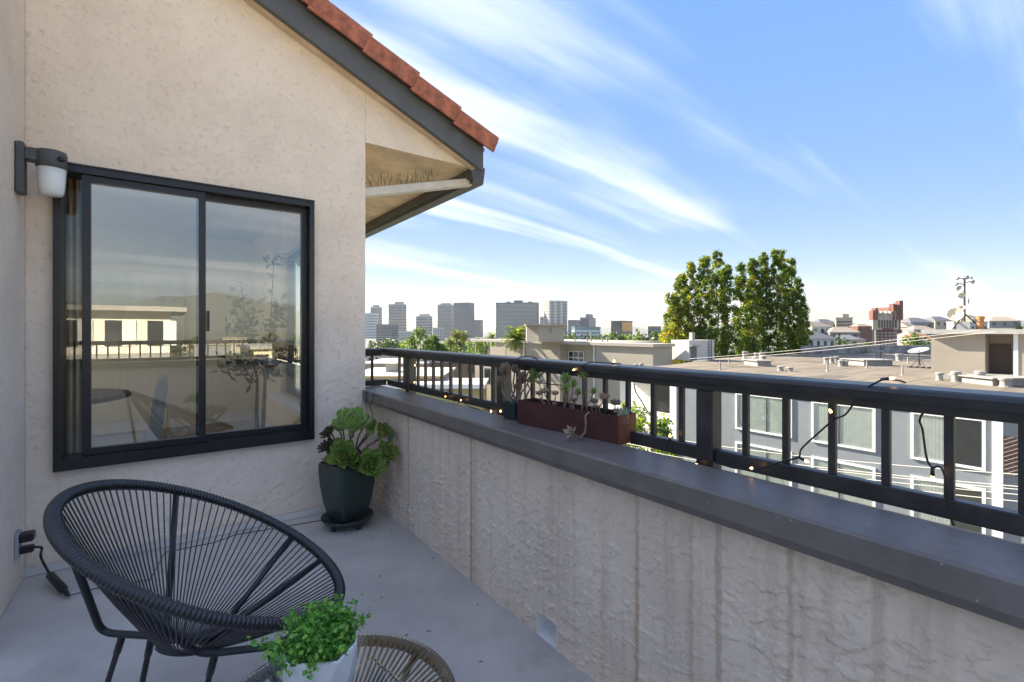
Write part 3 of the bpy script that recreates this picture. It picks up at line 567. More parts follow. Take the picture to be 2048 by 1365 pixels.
# ------------------------------------------------------------------ side table with glass top, plant, sunglasses
TC = np.array([-0.905, -2.285]); TR = 0.245; TZ = 0.42
st = thing('side_table', (TC[0], TC[1], 0), 'round glass topped side table with radiating brown strings', 'table')
M_str = mat('brown_vinyl_string', (0.125, 0.092, 0.066), 0.45, var=0.15)
b = MB(); b.smooth = True; n = 600; b.tube([(TC[0]+TR*math.cos(2*PI*i/n), TC[1]+TR*math.sin(2*PI*i/n), TZ-0.022) for i in range(n)], [0.013+0.0015*math.sin(2*PI*i/n*150) for i in range(n)], 8, closed=True); b.build('rim', M_str, st)
for i in range(92):
    th = 2*PI*i/92; b = MB(); c_, s_ = math.cos(th), math.sin(th); wv = 0.0028
    b.tube([(TC[0]+TR*c_, TC[1]+TR*s_, TZ-0.012), (TC[0]+TR*0.62*c_, TC[1]+TR*0.62*s_, TZ-0.05), (TC[0]+0.05*math.cos(th+.5), TC[1]+0.05*math.sin(th+.5), TZ-0.14)], wv, 5, caps=False); b.build('string', M_str, st)
b = MB(); b.smooth = True; b.tube([(TC[0]+0.05*math.cos(2*PI*i/24), TC[1]+0.05*math.sin(2*PI*i/24), TZ-0.14) for i in range(24)], 0.008, 8, closed=True); b.build('ring', M_tube, st)
g = bpy.data.materials.new('table_glass'); g.use_nodes = True; pb = g.node_tree.nodes['Principled BSDF']; pb.inputs['Base Color'].default_value = (0.93, 0.97, 0.95, 1); pb.inputs['Roughness'].default_value = 0.02; pb.inputs['Transmission Weight'].default_value = 1; pb.inputs['IOR'].default_value = 1.35; MATS['table_glass'] = g
b = MB(); b.lathe([(TR+0.004, TZ-0.006), (TR+0.008, TZ-0.004), (TR+0.008, TZ-0.002), (TR+0.004, TZ)], (TC[0], TC[1], 0), 96); b.build('glass_top', g, st)
for k in range(3):
    an = 0.4+k*2*PI/3; b = MB(); b.smooth = True; b.tube([(TC[0]+TR*math.cos(an), TC[1]+TR*math.sin(an), TZ-0.03), (TC[0]+0.09*math.cos(an), TC[1]+0.09*math.sin(an), TZ-0.17), (TC[0]+0.2*math.cos(an), TC[1]+0.2*math.sin(an), 0)], 0.008, 8); b.build('leg', M_tube, st)
PC = PZ(642, 1385, TZ); PC = np.array([PC[0], PC[1], TZ])
hp = thing('potted_plant', PC, 'bushy green leafy plant in a white faceted pot on the side table', 'potted plant')
b = MB(); vs = []; nn = 9; ringz = [(0.060, 0.0), (0.074, 0.045), (0.079, 0.105), (0.075, 0.108), (0.070, 0.09)]
for k, (r, z) in enumerate(ringz):
    for j in range(nn):
        an = 2*PI*(j+(0.5 if k == 1 else 0))/nn; dz = 0.006*math.sin(j*2.4) if k in (2, 3) else 0; vs.append((PC[0]+r*math.cos(an), PC[1]+r*math.sin(an), TZ+0.001+z+dz))
fs = []
for k in range(4):
    for j in range(nn):
        j2 = (j+1) % nn
        if k == 0: fs += [(j, j2, nn+j), (j2, nn+j2, nn+j)]
        elif k == 1: fs += [(nn+j, 2*nn+j2, 2*nn+j), (nn+j, nn+j2, 2*nn+j2)]
        else: fs.append((k*nn+j, k*nn+j2, (k+1)*nn+j2, (k+1)*nn+j))
fs += [tuple(range(nn-1, -1, -1)), tuple(range(4*nn, 5*nn))]
b._add(vs, fs); b.build('pot', mat('white_ceramic', (0.70, 0.69, 0.67), 0.35), hp)
rg = np.random.default_rng(11); Pl = []; b = MB()
for i in range(260):
    d = rg.normal(size=3); d[2] = abs(d[2])*1.1+0.75; d /= np.linalg.norm(d); L = rg.uniform(0.055, 0.092)*(1.22 if i % 23 == 0 else 1); bend = rg.normal(size=3)*0.011
    p0 = PC+np.array([rg.normal()*0.022, rg.normal()*0.022, 0.085]); pts = [p0, p0+d*L*0.55+bend*0.4, p0+d*L+bend]
    b.tube(pts, [0.0012, 0.001, 0.0006], 4, caps=False)
    for k in range(17):
        t_ = rg.uniform(0.25, 1.0); p = p0*(1-t_)+pts[2]*t_ if t_ > .55 else p0*(1-t_)+pts[2]*t_; Pl.append(p+rg.normal(size=3)*0.0065)
b.build('stems', mat('green_stem', (0.07, 0.16, 0.04), 0.6), hp, kind='stuff')
Pl = np.array(Pl); V_, F_ = leaves(Pl, 0.0122, rg, up=0.7, asp=0.8)
npmesh('foliage', V_, F_, [leafmat('bright_leaf', (0.16, 0.38, 0.06), 0.3), leafmat('mid_leaf', (0.085, 0.25, 0.04), 0.3), leafmat('lime_leaf', (0.28, 0.48, 0.09), 0.3)], mi=rg.choice(3, len(Pl), p=[.45, .38, .17]), parent=hp, kind='stuff')
SG = PZ(770, 1335, TZ); sgz = TZ+0.004
sg = thing('sunglasses', (SG[0], SG[1], TZ), 'sunglasses with dark mirrored lenses and thin gold frame on glass table', 'sunglasses')
M_gold = mat('gold_wire', (0.75, 0.55, 0.25), 0.25, 1.0); M_lens = mat('mirror_lens', (0.03, 0.03, 0.035), 0.04, 0.6, spec=1.0)
lcs = [np.array(PZ(758, 1328, TZ+0.022)), np.array(PZ(792, 1358, TZ+0.022))]
ax = Vector(tuple(lcs[1]-lcs[0])).normalized(); up_ = Vector((0, 0, 1)); pn = ax.cross(up_)
for c_ in lcs:
    c_ = Vector(tuple(c_)); rimp = [c_+ax*(0.024*math.cos(a_))+(up_*0.85+pn*0.5)*(0.021*math.sin(a_)) for a_ in np.linspace(0, 2*PI, 28, endpoint=False)]
    b = MB(); b.smooth = True; b.tube(rimp, 0.0009, 6, closed=True); b.build('rim', M_gold, sg); b = MB(); b._add(rimp+[p+pn*0.0015 for p in rimp], [tuple(range(28)), tuple(range(55, 27, -1))]); b.build('lens', M_lens, sg)
    b = MB(); q0 = c_-ax*0.024*(1 if c_ == Vector(tuple(lcs[0])) else -1); b.tube([q0+up_*0.006, q0+pn*0.10-up_*0.006, q0+pn*0.135-up_*0.016], 0.0011, 6); b.build('temple', M_gold, sg)
b = MB(); b.tube([Vector(tuple(lcs[0]))+ax*0.024, (Vector(tuple(lcs[0]))+Vector(tuple(lcs[1])))*0.5+up_*0.006, Vector(tuple(lcs[1]))-ax*0.024], 0.001, 6); b.build('bridge', M_gold, sg)

# ------------------------------------------------------------------ succulents
def leaf_mesh(key, L, W_, cup, th, tip, mats):
    me = bpy.data.meshes.new('leaf'); vs = []; fs = []; mi = []; nu, nvv = 6, 4
    for side in (0, 1):
        for i in range(nu+1):
            t_ = i/nu; wd = W_*(math.sin(PI*min(1, (t_*0.86+0.08)))**0.75)*(0.45+0.75*t_ if t_ < 0.75 else (0.45+0.5625)*(1-(t_-0.75)*1.6*tip))
            for j in range(nvv+1):
                s_ = j/nvv*2-1; z = cup*(t_**2)*L + 0.22*W_*(s_*s_) - (th*(1-s_*s_)*(1-abs(2*t_-1)*0.6) if side else 0); vs.append((t_*L, s_*wd*0.5, z))
    k = (nu+1)*(nvv+1)
    for side in (0, 1):
        for i in range(nu):
            for j in range(nvv):
                a_ = side*k+i*(nvv+1)+j; q = (a_, a_+nvv+1, a_+nvv+2, a_+1); fs.append(q if side == 0 else q[::-1]); mi.append(1 if (i >= nu-1 and len(mats) > 1) else 0)
    me.from_pydata(vs, [], fs)
    for m in mats: me.materials.append(m)
    me.polygons.foreach_set('material_index', mi); me.polygons.foreach_set('use_smooth', [True]*len(fs)); me.update(); return me
LM = {}
def rosette(parent, c, nrm, R, mats, n=22, key='g', open_=1.0, wide=0.62):
    """a rosette: a short core mesh whose leaves are its children"""
    kk = (key, wide)
    if kk not in LM: LM[kk] = leaf_mesh(key, 1.0, wide, 0.30, 0.10, 1.0, mats)
    c = Vector(tuple(float(q) for q in c)); nv_ = Vector(nrm).normalized()
    b = MB(); b.smooth = True; b.tube([c-nv_*R*0.55, c-nv_*R*0.1, c+nv_*R*0.12], [R*0.13, R*0.16, R*0.05], 8); core = b.build('rosette', mats[0], parent)
    base = Matrix.Translation(c - Vector(parent.location)) @ nv_.to_track_quat('Z', 'Y').to_matrix().to_4x4()
    for i in range(n):
        f = i/n; an = i*2.39996; lf = bpy.data.objects.new('leaf', LM[kk]); COL.objects.link(lf); lf.parent = core
        size = R*(0.32+0.68*f**0.75); pitch = -(1.32-1.25*open_*f**0.7)
        lf.matrix_local = base @ Matrix.Rotation(an, 4, 'Z') @ Matrix.Translation((R*0.05, 0, R*0.10*(1-f))) @ Matrix.Rotation(pitch+random.uniform(-.08, .08), 4, 'Y') @ Matrix.Diagonal((size, size*(0.9 if f > .4 else .75), size, 1))
    return core
M_sg = leafmat('aeonium_green', (0.30, 0.46, 0.11), 0.22, 0.42); M_sg2 = leafmat('aeonium_pale', (0.45, 0.55, 0.24), 0.22, 0.42); M_se = leafmat('aeonium_edge', (0.30, 0.28, 0.09), 0.2, 0.45); M_sr = leafmat('reddish_leaf', (0.17, 0.15, 0.07), 0.15, 0.45); M_sp = leafmat('purple_leaf', (0.07, 0.03, 0.035), 0.15); M_sb = leafmat('blue_grey_leaf', (0.20, 0.31, 0.30), 0.1)
random.seed(9)
PO = PZ(703, 1042, 0.0); PO = np.array([-0.272, -0.335, 0.0])
dy = thing('plant_dolly', PO, 'round dark plant dolly on small casters under the succulent pot', 'plant stand')
M_dolly = mat('dark_green_plastic', (0.035, 0.045, 0.042), 0.5, var=0.15)
b = MB(); b.smooth = True; b.lathe([(0.11, 0.045), (0.145, 0.05), (0.155, 0.068), (0.15, 0.07), (0.14, 0.056), (0.05, 0.054)], PO, 36); b.build('tray', M_dolly, dy)
for k in range(4):
    an = 0.35+k*PI/2; c_ = (PO[0]+0.10*math.cos(an), PO[1]+0.10*math.sin(an), 0.02); b = MB(); b.lathe([(0.012, -0.013), (0.020, -0.011), (0.020, 0.011), (0.012, 0.013)], c_, 14, Matrix.Rotation(PI/2, 3, 'Y') @ Matrix.Rotation(an, 3, 'X')); cs = b.build('caster', M_black, dy); b = MB(); b.box((c_[0]-0.012, c_[1]-0.012, 0.03), (c_[0]+0.012, c_[1]+0.012, 0.046)); b.build('bracket', M_black, cs)
sp_ = thing('succulent_planter', (PO[0], PO[1], 0.057), 'tall dark square planter full of green rosette succulents in the corner', 'potted plant')
b = MB(); b.smooth = False
rings = [(0.080, 0.058), (0.086, 0.064), (0.108, 0.16), (0.122, 0.26), (0.128, 0.35), (0.127, 0.393), (0.119, 0.40), (0.114, 0.37)]
vs = []; Rz = Matrix.Rotation(0.30, 3, 'Z')
for (r, z) in rings:
    for (sx, sy) in ((1, 1), (-1, 1), (-1, -1), (1, -1)):
        for (kx, ky) in (((0.86, 1.0), (1.0, 0.86)) if sx*sy < 0 else ((1.0, 0.86), (0.86, 1.0))): vs.append(tuple(Vector((PO[0], PO[1], z)) + Rz @ Vector((sx*r*kx, sy*r*ky, 0))))
nn = 8; fs = [(k*nn+j, k*nn+(j+1) % nn, (k+1)*nn+(j+1) % nn, (k+1)*nn+j) for k in range(len(rings)-1) for j in range(nn)] + [tuple(range(nn-1, -1, -1)), tuple(range((len(rings)-1)*nn, len(rings)*nn))]
b._add(vs, fs); b.build('pot', mat('glazed_dark_green', (0.030, 0.035, 0.032), 0.35, col2=(0.02, 0.045, 0.04), vscale=5, bump=0.3, bscale=40), sp_)
def sucd(u, v, d): return PD(u, v, d)
dP = dep((PO[0], PO[1], 0.4))
tc_ = Vector((PO[0], PO[1], 0.42)); stm = MB(); stm.smooth = True
ros = [(703, 855, 0.00, 24, 'p', 1.0), (688, 914, -0.10, 21, 'g', 1.0), (741, 930, -0.12, 20, 'g', 1.0), (711, 928, -0.11, 12, 'g', .8), (762, 872, 0.0, 15, 'g', .7), (771, 908, -0.04, 15, 'g', 1.0), (738, 868, 0.03, 10, 'p', .6), (680, 862, .05, 9, 'g', .7), (684, 847, .07, 6, 'g', .7), (744, 853, .05, 8, 'g', .6), (766, 927, -0.05, 8, 'g', .9), (729, 846, .08, 8, 'p', .8), (657, 872, .03, 11, 'r', 1.0), (655, 897, .0, 12, 'r', 1.0), (672, 890, .02, 9, 'r', 1.0), (660, 862, .06, 8, 'r', 1.0)]
for (u, v, dd, rp, k_, op) in ros:
    c_ = PD(u, v, dP+dd); R = rp/F*(dP+dd)*1.75; cv = Vector(tuple(c_)); nr = (cv-tc_).normalized()*0.8 + Vector((-0.25, -0.55, 0.55))
    rosette(sp_, c_, nr, R, {'g': [M_sg, M_se], 'p': [M_sg2, M_sg], 'r': [M_sr, M_sp]}[k_], n=28 if rp > 10 else 18, key=k_, open_=op, wide=0.95 if k_ != 'r' else 0.5)
    stm.tube([tc_+Vector((random.uniform(-.05, .05), random.uniform(-.05, .05), -0.05)), tc_.lerp(cv, 0.6)+Vector((0, 0, -0.01)), cv-nr.normalized()*R*0.4], [0.006, 0.005, 0.005], 6)
stm.build('stems', mat('woody_stem', (0.12, 0.09, 0.075), 0.9, var=0.3, vscale=30), sp_, kind='stuff')
rg = np.random.default_rng(3); pd_ = rg.normal(size=(260, 3))*np.array([.055, .055, .022])+np.array([PO[0], PO[1], 0.415]); V_, F_ = leaves(pd_, 0.035, rg); npmesh('dry_leaves', V_, F_, [mat('dead_leaf', (0.06, 0.045, 0.04), 0.9), mat('dead_leaf_red', (0.10, 0.05, 0.035), 0.9)], mi=rg.integers(0, 2, 260), parent=sp_, kind='stuff')
b = MB(); b.smooth = True; c_ = Vector(tuple(PD(781, 880, dP+0.02)))
for i in range(16):
    an = i*2.4; d_ = Vector((math.cos(an)*0.6, math.sin(an)*0.6, 0.5+0.5*random.random())).normalized(); b.tube([c_-Vector((0, 0, 0.03)), c_+d_*0.025, c_+d_*random.uniform(.045, .07)], [0.003, 0.0045, 0.001], 6)
b.build('blue_fingers', M_sb, sp_)

# planters on the coping
M_rust = mat('rusty_steel', (0.075, 0.020, 0.014), 0.75, col2=(0.045, 0.013, 0.011), vscale=9, bump=0.4, bscale=200); M_rust2 = mat('bare_rust', (0.17, 0.06, 0.025), 0.85, var=0.3, vscale=20)
CZ = 0.792
a0 = PZ(1035, 848, CZ); a1 = PZ(1238, 892, CZ); ex_ = Vector(tuple(a1-a0)); Lb = ex_.length; ex_.normalize(); ey_ = Vector((-ex_.y, ex_.x, 0))
if ey_.x < 0: ey_ = -ey_
bp2 = thing('planter_box', (a0+a1)/2, 'long dark rusty metal planter box of straggly succulents on the coping', 'planter')
Wb = 0.105; Hb = 0.105; O = Vector(tuple(a0)); th_ = 0.004
def bx2(s0, s1, t0, t1, z0, z1, q, fl=0.0):
    vs = []
    for z in (z0, z1):
        k = fl*(z-z0)/(z1-z0+1e-9)
        for (s_, t_) in ((s0-k, t0-k), (s1+k, t0-k), (s1+k, t1+k), (s0-k, t1+k)): vs.append(O+ex_*s_+ey_*t_+Vector((0, 0, z)))
    q._add(vs, [(0, 3, 2, 1), (4, 5, 6, 7), (0, 1, 5, 4), (1, 2, 6, 5), (2, 3, 7, 6), (3, 0, 4, 7)])
b = MB(); bx2(0, Lb, 0, th_, 0, Hb, b); bx2(0, Lb, Wb-th_, Wb, 0, Hb, b); bx2(0, th_, th_, Wb-th_, 0, Hb, b); bx2(th_, Lb-th_, th_, Wb-th_, 0, Hb-0.03, b); b.build('box', M_rust, bp2)
b = MB(); bx2(Lb-th_+0.0005, Lb+0.0008, -0.0008, Wb+0.0008, 0.001, Hb+0.0008, b); b.build('end_panel', M_rust2, bp2)
gp = thing('small_pot', PZ(1016, 843, CZ), 'small dark green plastic pot with a woody succulent on the coping', 'potted plant')
gc = Vector(tuple(PZ(1014, 842, CZ)))+ey_*0.05
b = MB(); vs = []
for (r, z) in ((0.034, 0.0), (0.044, 0.072), (0.047, 0.073), (0.047, 0.082), (0.041, 0.082), (0.039, 0.06)):
    for (sx, sy) in ((-1, -1), (1, -1), (1, 1), (-1, 1)): vs.append(gc+ex_*(sx*r)+ey_*(sy*r)+Vector((0, 0, z)))
b._add(vs, [(k*4+j, k*4+(j+1) % 4, k*4+4+(j+1) % 4, k*4+4+j) for k in range(5) for j in range(4)]+[(3, 2, 1, 0), (20, 21, 22, 23)]); b.build('pot', mat('green_plastic_pot', (0.014, 0.035, 0.03), 0.4), gp)
M_wood = mat('grey_woody_stem', (0.20, 0.15, 0.12), 0.9, var=0.3, vscale=40); M_brown = leafmat('brown_dry_leaf', (0.26, 0.18, 0.12), 0.2); M_jade = leafmat('jade_leaf', (0.25, 0.36, 0.11), 0.2); M_peach = leafmat('peach_leaf', (0.42, 0.30, 0.20), 0.25)
def stem_path(p0, p1, wob, rs, n=5):
    p0 = Vector(tuple(float(q) for q in p0)); p1 = Vector(tuple(float(q) for q in p1)); out = []
    for i in range(n+1):
        t_ = i/n; k = math.sin(PI*t_); out.append(p0.lerp(p1, t_)+Vector((rs.uniform(-wob, wob), rs.uniform(-wob, wob), 0))*k)
    return out
rs = random.Random(8)
def tuft(parent, tip, R, m, n=14, up=0.6, slim=0.24, name='leaf_tuft'):
    b = MB(); b.smooth = True; tip = Vector(tuple(float(q) for q in tip))
    for i in range(n):
        an = i*2.4; f = i/n; d_ = Vector((math.cos(an), math.sin(an), up+0.9*(1-f))).normalized(); L = R*(0.6+0.4*f); base = tip-Vector((0, 0, R*0.9*f))
        b.tube([base, base+d_*L*0.55, base+d_*L+Vector((0, 0, L*0.12))], [R*slim*0.25, R*slim*0.5, R*0.03], 6)
    return b.build(name, m, parent)
dG = dep(gc)
st_ = MB(); st_.smooth = True
for (u, v, R, m_) in ((1010, 735, .030, M_brown), (1000, 760, .024, M_brown), (1045, 752, .030, M_brown), (1030, 735, .022, M_brown), (1036, 770, .02, M_brown), (1069, 722, .022, M_sp), (1070, 742, .032, M_jade), (1064, 756, .022, M_jade)):
    tip = PD(u, v, dG+rs.uniform(-.02, .03)); st_.tube(stem_path(gc+Vector((rs.uniform(-.02, .02), rs.uniform(-.02, .02), 0.06)), tip, 0.018, rs), np.linspace(0.0055, 0.003, 6), 6); tuft(gp, tip, R*1.45, m_, 20, slim=0.3)
st_.build('stems', M_wood, gp, kind='stuff')
st_ = MB(); st_.smooth = True
def onbox(s_, t_=0.5): return O+ex_*(s_*Lb)+ey_*(t_*Wb)+Vector((0, 0, Hb-0.032))
for (s_, u, v, R, m_, kind_) in ((.42, 1132, 752, .026, M_jade, 't'), (.44, 1131, 772, .022, M_jade, 't'), (.47, 1147, 765, .020, M_jade, 't'), (.50, 1156, 782, .018, M_jade, 't'), (.58, 1169, 745, .026, M_jade, 't'), (.62, 1187, 780, .016, M_jade, 't'),
        (.20, 1079, 768, .022, M_peach, 'r'), (.22, 1078, 790, .022, M_peach, 'r'), (.27, 1088, 786, .026, M_peach, 'r'), (.31, 1110, 790, .022, M_peach, 'r'), (.33, 1109, 810, .014, M_peach, 'r'), (.45, 1147, 803, .018, M_brown, 'r'), (.66, 1188, 806, .022, M_brown, 'r'), (.68, 1193, 818, .018, M_brown, 'r'), (.76, 1208, 798, .028, M_peach, 'r'), (.88, 1230, 810, .026, M_brown, 'r'), (.90, 1236, 828, .026, M_peach, 'r')):
    base = onbox(s_, rs.uniform(.35, .65)); tip = Vector(tuple(PD(u, v, dep(base)+rs.uniform(-.01, .015)))); st_.tube(stem_path(base, tip, 0.008, rs), np.linspace(0.0035, 0.002, 6), 6)
    if kind_ == 't': tuft(bp2, tip, R*1.25, m_, 15, 0.5, slim=0.3)
    else:
        b = MB(); b.smooth = True
        for i in range(12):
            an = i*2.4; d_ = Vector((math.cos(an)*.8-0.2, math.sin(an)*.8-0.3, 0.35+0.5*(1-i/12))).normalized(); b.tube([tip, tip+d_*R*0.6, tip+d_*R], [R*.10, R*.22, R*.06], 6)
        b.build('rosette', m_, bp2)
b = MB(); b.smooth = True; c_ = onbox(.97, .4)
for i in range(14):
    d_ = Vector((rs.uniform(-.5, .5), rs.uniform(-.5, .5), 1)).normalized(); L = rs.uniform(.03, .065); b.tube([c_+Vector((rs.uniform(-.02, .02), rs.uniform(-.02, .02), 0)), c_+d_*L*.6, c_+d_*L], [0.004, 0.006, 0.002], 7)
b.build('pale_fingers', leafmat('grey_green_leaf', (0.27, 0.32, 0.23), 0.15), bp2)
sfl = [PD(u, v, dd) for (u, v, dd) in ((1186, 829, dep(onbox(.72, .2))-0.01), (1178, 825, dep(onbox(.70, 0))-0.02), (1171, 832, dep(onbox(.68, -.12))-.02), (1172, 850, dep(onbox(.67, -.2))-.03), (1170, 866, dep(onbox(.66, -.25))-.04), (1160, 876, dep(onbox(.64, -.3))-.045), (1150, 870, dep(onbox(.62, -.3))-.05))]
st_.build('stems', M_wood, bp2, kind='stuff'); st_ = MB(); st_.smooth = True; st_.tube(sfl, [0.003, 0.0035, 0.004, 0.0045, 0.0045, 0.0045, 0.004], 7); st_.build('fallen_stem', M_wood, bp2)
random.seed(2); rosette(bp2, sfl[-1]+np.array([-0.012, 0.004, 0.008]), (-0.8, -0.25, 0.45), 0.034, [leafmat('pale_pink_leaf', (0.55, 0.45, 0.36), 0.2)], n=18, key='w', open_=0.8, wide=0.42)

# ------------------------------------------------------------------ string lights
sl = thing('string_lights', (0.12, -2.0, 0.8), 'black cable of small warm lights wound along the railing', 'string lights')
M_bulb = mat('warm_bulb', (1, 0.6, 0.2), 0.3, emit=((1.0, 0.50, 0.12), 3.0))
def onrail(pts, x=0.138): return [PX(u, v, x) for (u, v) in pts]
def cable(pts): b = MB(); b.smooth = True; b.tube(smooth(pts), 0.0022, 6); b.build('cable', M_cord, sl)
def bulb(p, d_): 
    p = Vector(tuple(float(q) for q in p)); d_ = Vector(tuple(float(q) for q in d_)).normalized(); b = MB(); b.smooth = True; b.tube([p-d_*0.022, p-d_*0.004], [0.0032, 0.0042], 8); s_ = b.build('socket', M_cord, sl); b = MB(); b.smooth = True; b.tube([p-d_*0.004, p+d_*0.001, p+d_*0.006], [0.0030, 0.0034, 0.001], 8); b.build('bulb', M_bulb, sl)
cable(onrail([(833, 708), (836, 722), (829, 738), (832, 748), (828, 757), (827, 764)])); bulb(PX(829, 765, .138), (0, 0, -1)); bulb(PX(830, 731, .138), (0, -.3, 1))
cable(onrail([(888, 790), (897, 783), (904, 786), (907, 800), (912, 815), (918, 806), (925, 800)], .165)); bulb(PX(891, 793, .165), (0, .6, -1)); bulb(PX(922, 801, .165), (0, -.6, .6))
cable(onrail([(925, 800), (935, 812), (960, 820), (980, 832), (990, 835), (1001, 830)], .165)); bulb(PX(982, 823, .165), (0, 0, 1)); bulb(PX(1001, 823, .165), (0, .2, 1))
cable([PX(1028, 735, .136), PX(1032, 722, .138), PX(1042, 715, .13), PX(1056, 713, .15), PX(1070, 716, .15), PX(1090, 740, .138), PX(1078, 757, .138), PX(1090, 768, .16), PX(1115, 770, .16), PX(1125, 772, .16)])
bulb(PX(1148, 740, .138), (0, -1, .3)); cable([PX(1165, 745, .136), PX(1168, 732, .138), PX(1180, 725, .13), PX(1205, 726, .17), PX(1226, 727, .2), PX(1241, 728, .2)]); bulb(PX(1228, 723, .2), (0, -.3, 1))
cable(onrail([(1268, 768), (1272, 785), (1285, 806), (1298, 828), (1303, 830)], .16)); cable(onrail([(1318, 858), (1334, 868), (1341, 880)], .16)); bulb(PX(1340, 872, .16), (0, 0, 1))
cable(onrail([(1392, 930), (1398, 920), (1415, 917), (1432, 926), (1470, 937), (1500, 940), (1530, 935), (1556, 926), (1596, 915), (1603, 898), (1635, 868), (1668, 840), (1690, 830), (1707, 808), (1722, 785), (1740, 772), (1766, 759)], .150)); bulb(PX(1393, 929, .15), (0, .3, -1)); bulb(PX(1504, 937, .15), (0, 1, -.1)); bulb(PX(1613, 923, .15), (0, -1, -.3)); bulb(PX(1661, 823, .15), (0, .5, 1))
cable([PX(1766, 759, .16), PX(1785, 760, .2), PX(1800, 762, .22), PX(1811, 766, .22)]); bulb(PX(1784, 757, .17), (0, -1, .2))
cable(onrail([(1846, 826), (1839, 842), (1845, 860), (1853, 915), (1864, 935), (1876, 933), (1886, 942), (1894, 975), (1893, 1000), (1903, 1040), (1908, 1052)], .150)); bulb(PX(1865, 956, .15), (0, 0, -1))
cable([PX(748, 788, -.06), PX(745, 800, -.062), PX(741, 815, -.05), PX(745, 830, -.02), PX(741, 850, -.03)])
tw = MB(); rs = random.Random(12)
for (u, v) in ((690, 1070), (744, 1078), (866, 1117), (760, 1153), (763, 1196), (857, 1263), (813, 1271), (724, 1190), (962, 1324), (640, 1105), (955, 1210), (782, 1061)):
    p = Vector(tuple(PZ(u, v, 0.004))); d_ = Vector((rs.uniform(-1, 1), rs.uniform(-1, 1), 0)).normalized(); L = rs.uniform(.004, .012); tw.tube([p-d_*L, p+Vector((0, 0, .003)), p+d_*L], 0.0014, 5)
o = tw.build('leaf_litter', mat('dry_twig', (0.05, 0.04, 0.035), 0.9)); tag(o, 'tiny dark twigs and crumbs scattered on the grey floor', 'debris', kind='stuff')

# ------------------------------------------------------------------ terrain
GZ = -10.5
def hgt(x, y):
    d = np.hypot(x, y); az = np.degrees(np.arctan2(x, y)) - math.degrees(YAW)      # azimuth right of the view axis
    base = GZ - 6*np.clip((d-80)/400, 0, 1)
    hill = np.clip((d-360)/520, 0, 1)**1.15*30*sstep(18, 34, az)*(1-sstep(110, 140, az))
    far = 1.0*np.clip((d-3000)/2500, 0, 1)*(270+45*np.sin(az*0.13+1)+28*np.sin(az*0.33)+10*np.sin(az*1.1))*sstep(60, 110, np.abs(az+15))
    mid = np.clip((d-4200)/1500, 0, 1)*np.clip(55+28*np.sin(az*0.55+0.6)+14*np.sin(az*1.9), 0, 200)
    back = np.clip((d-200)/600, 0, 1)*14*sstep(100, 150, np.abs(az+15))
    return base+hill+far+mid+back
rr = np.concatenate([[0.1], np.geomspace(12, 6500, 74)]); aa = np.linspace(0, 2*PI, 241); R_, A_ = np.meshgrid(rr, aa, indexing='ij'); gx = R_*np.sin(A_); gy = R_*np.cos(A_)
V_ = np.stack([gx, gy, hgt(gx, gy)], -1).reshape(-1, 3); idx = np.arange(V_.shape[0]).reshape(gx.shape); F_ = np.stack([idx[:-1, :-1], idx[:-1, 1:], idx[1:, 1:], idx[1:, :-1]], -1).reshape(-1, 4)
gr = npmesh('ground', V_, F_, mat('dry_ground', (0.17, 0.165, 0.135), 0.95, col2=(0.075, 0.09, 0.055), vscale=0.012, var=0.2), smooth=True, loc=(0, 0, 0)); gr['kind'] = 'structure'

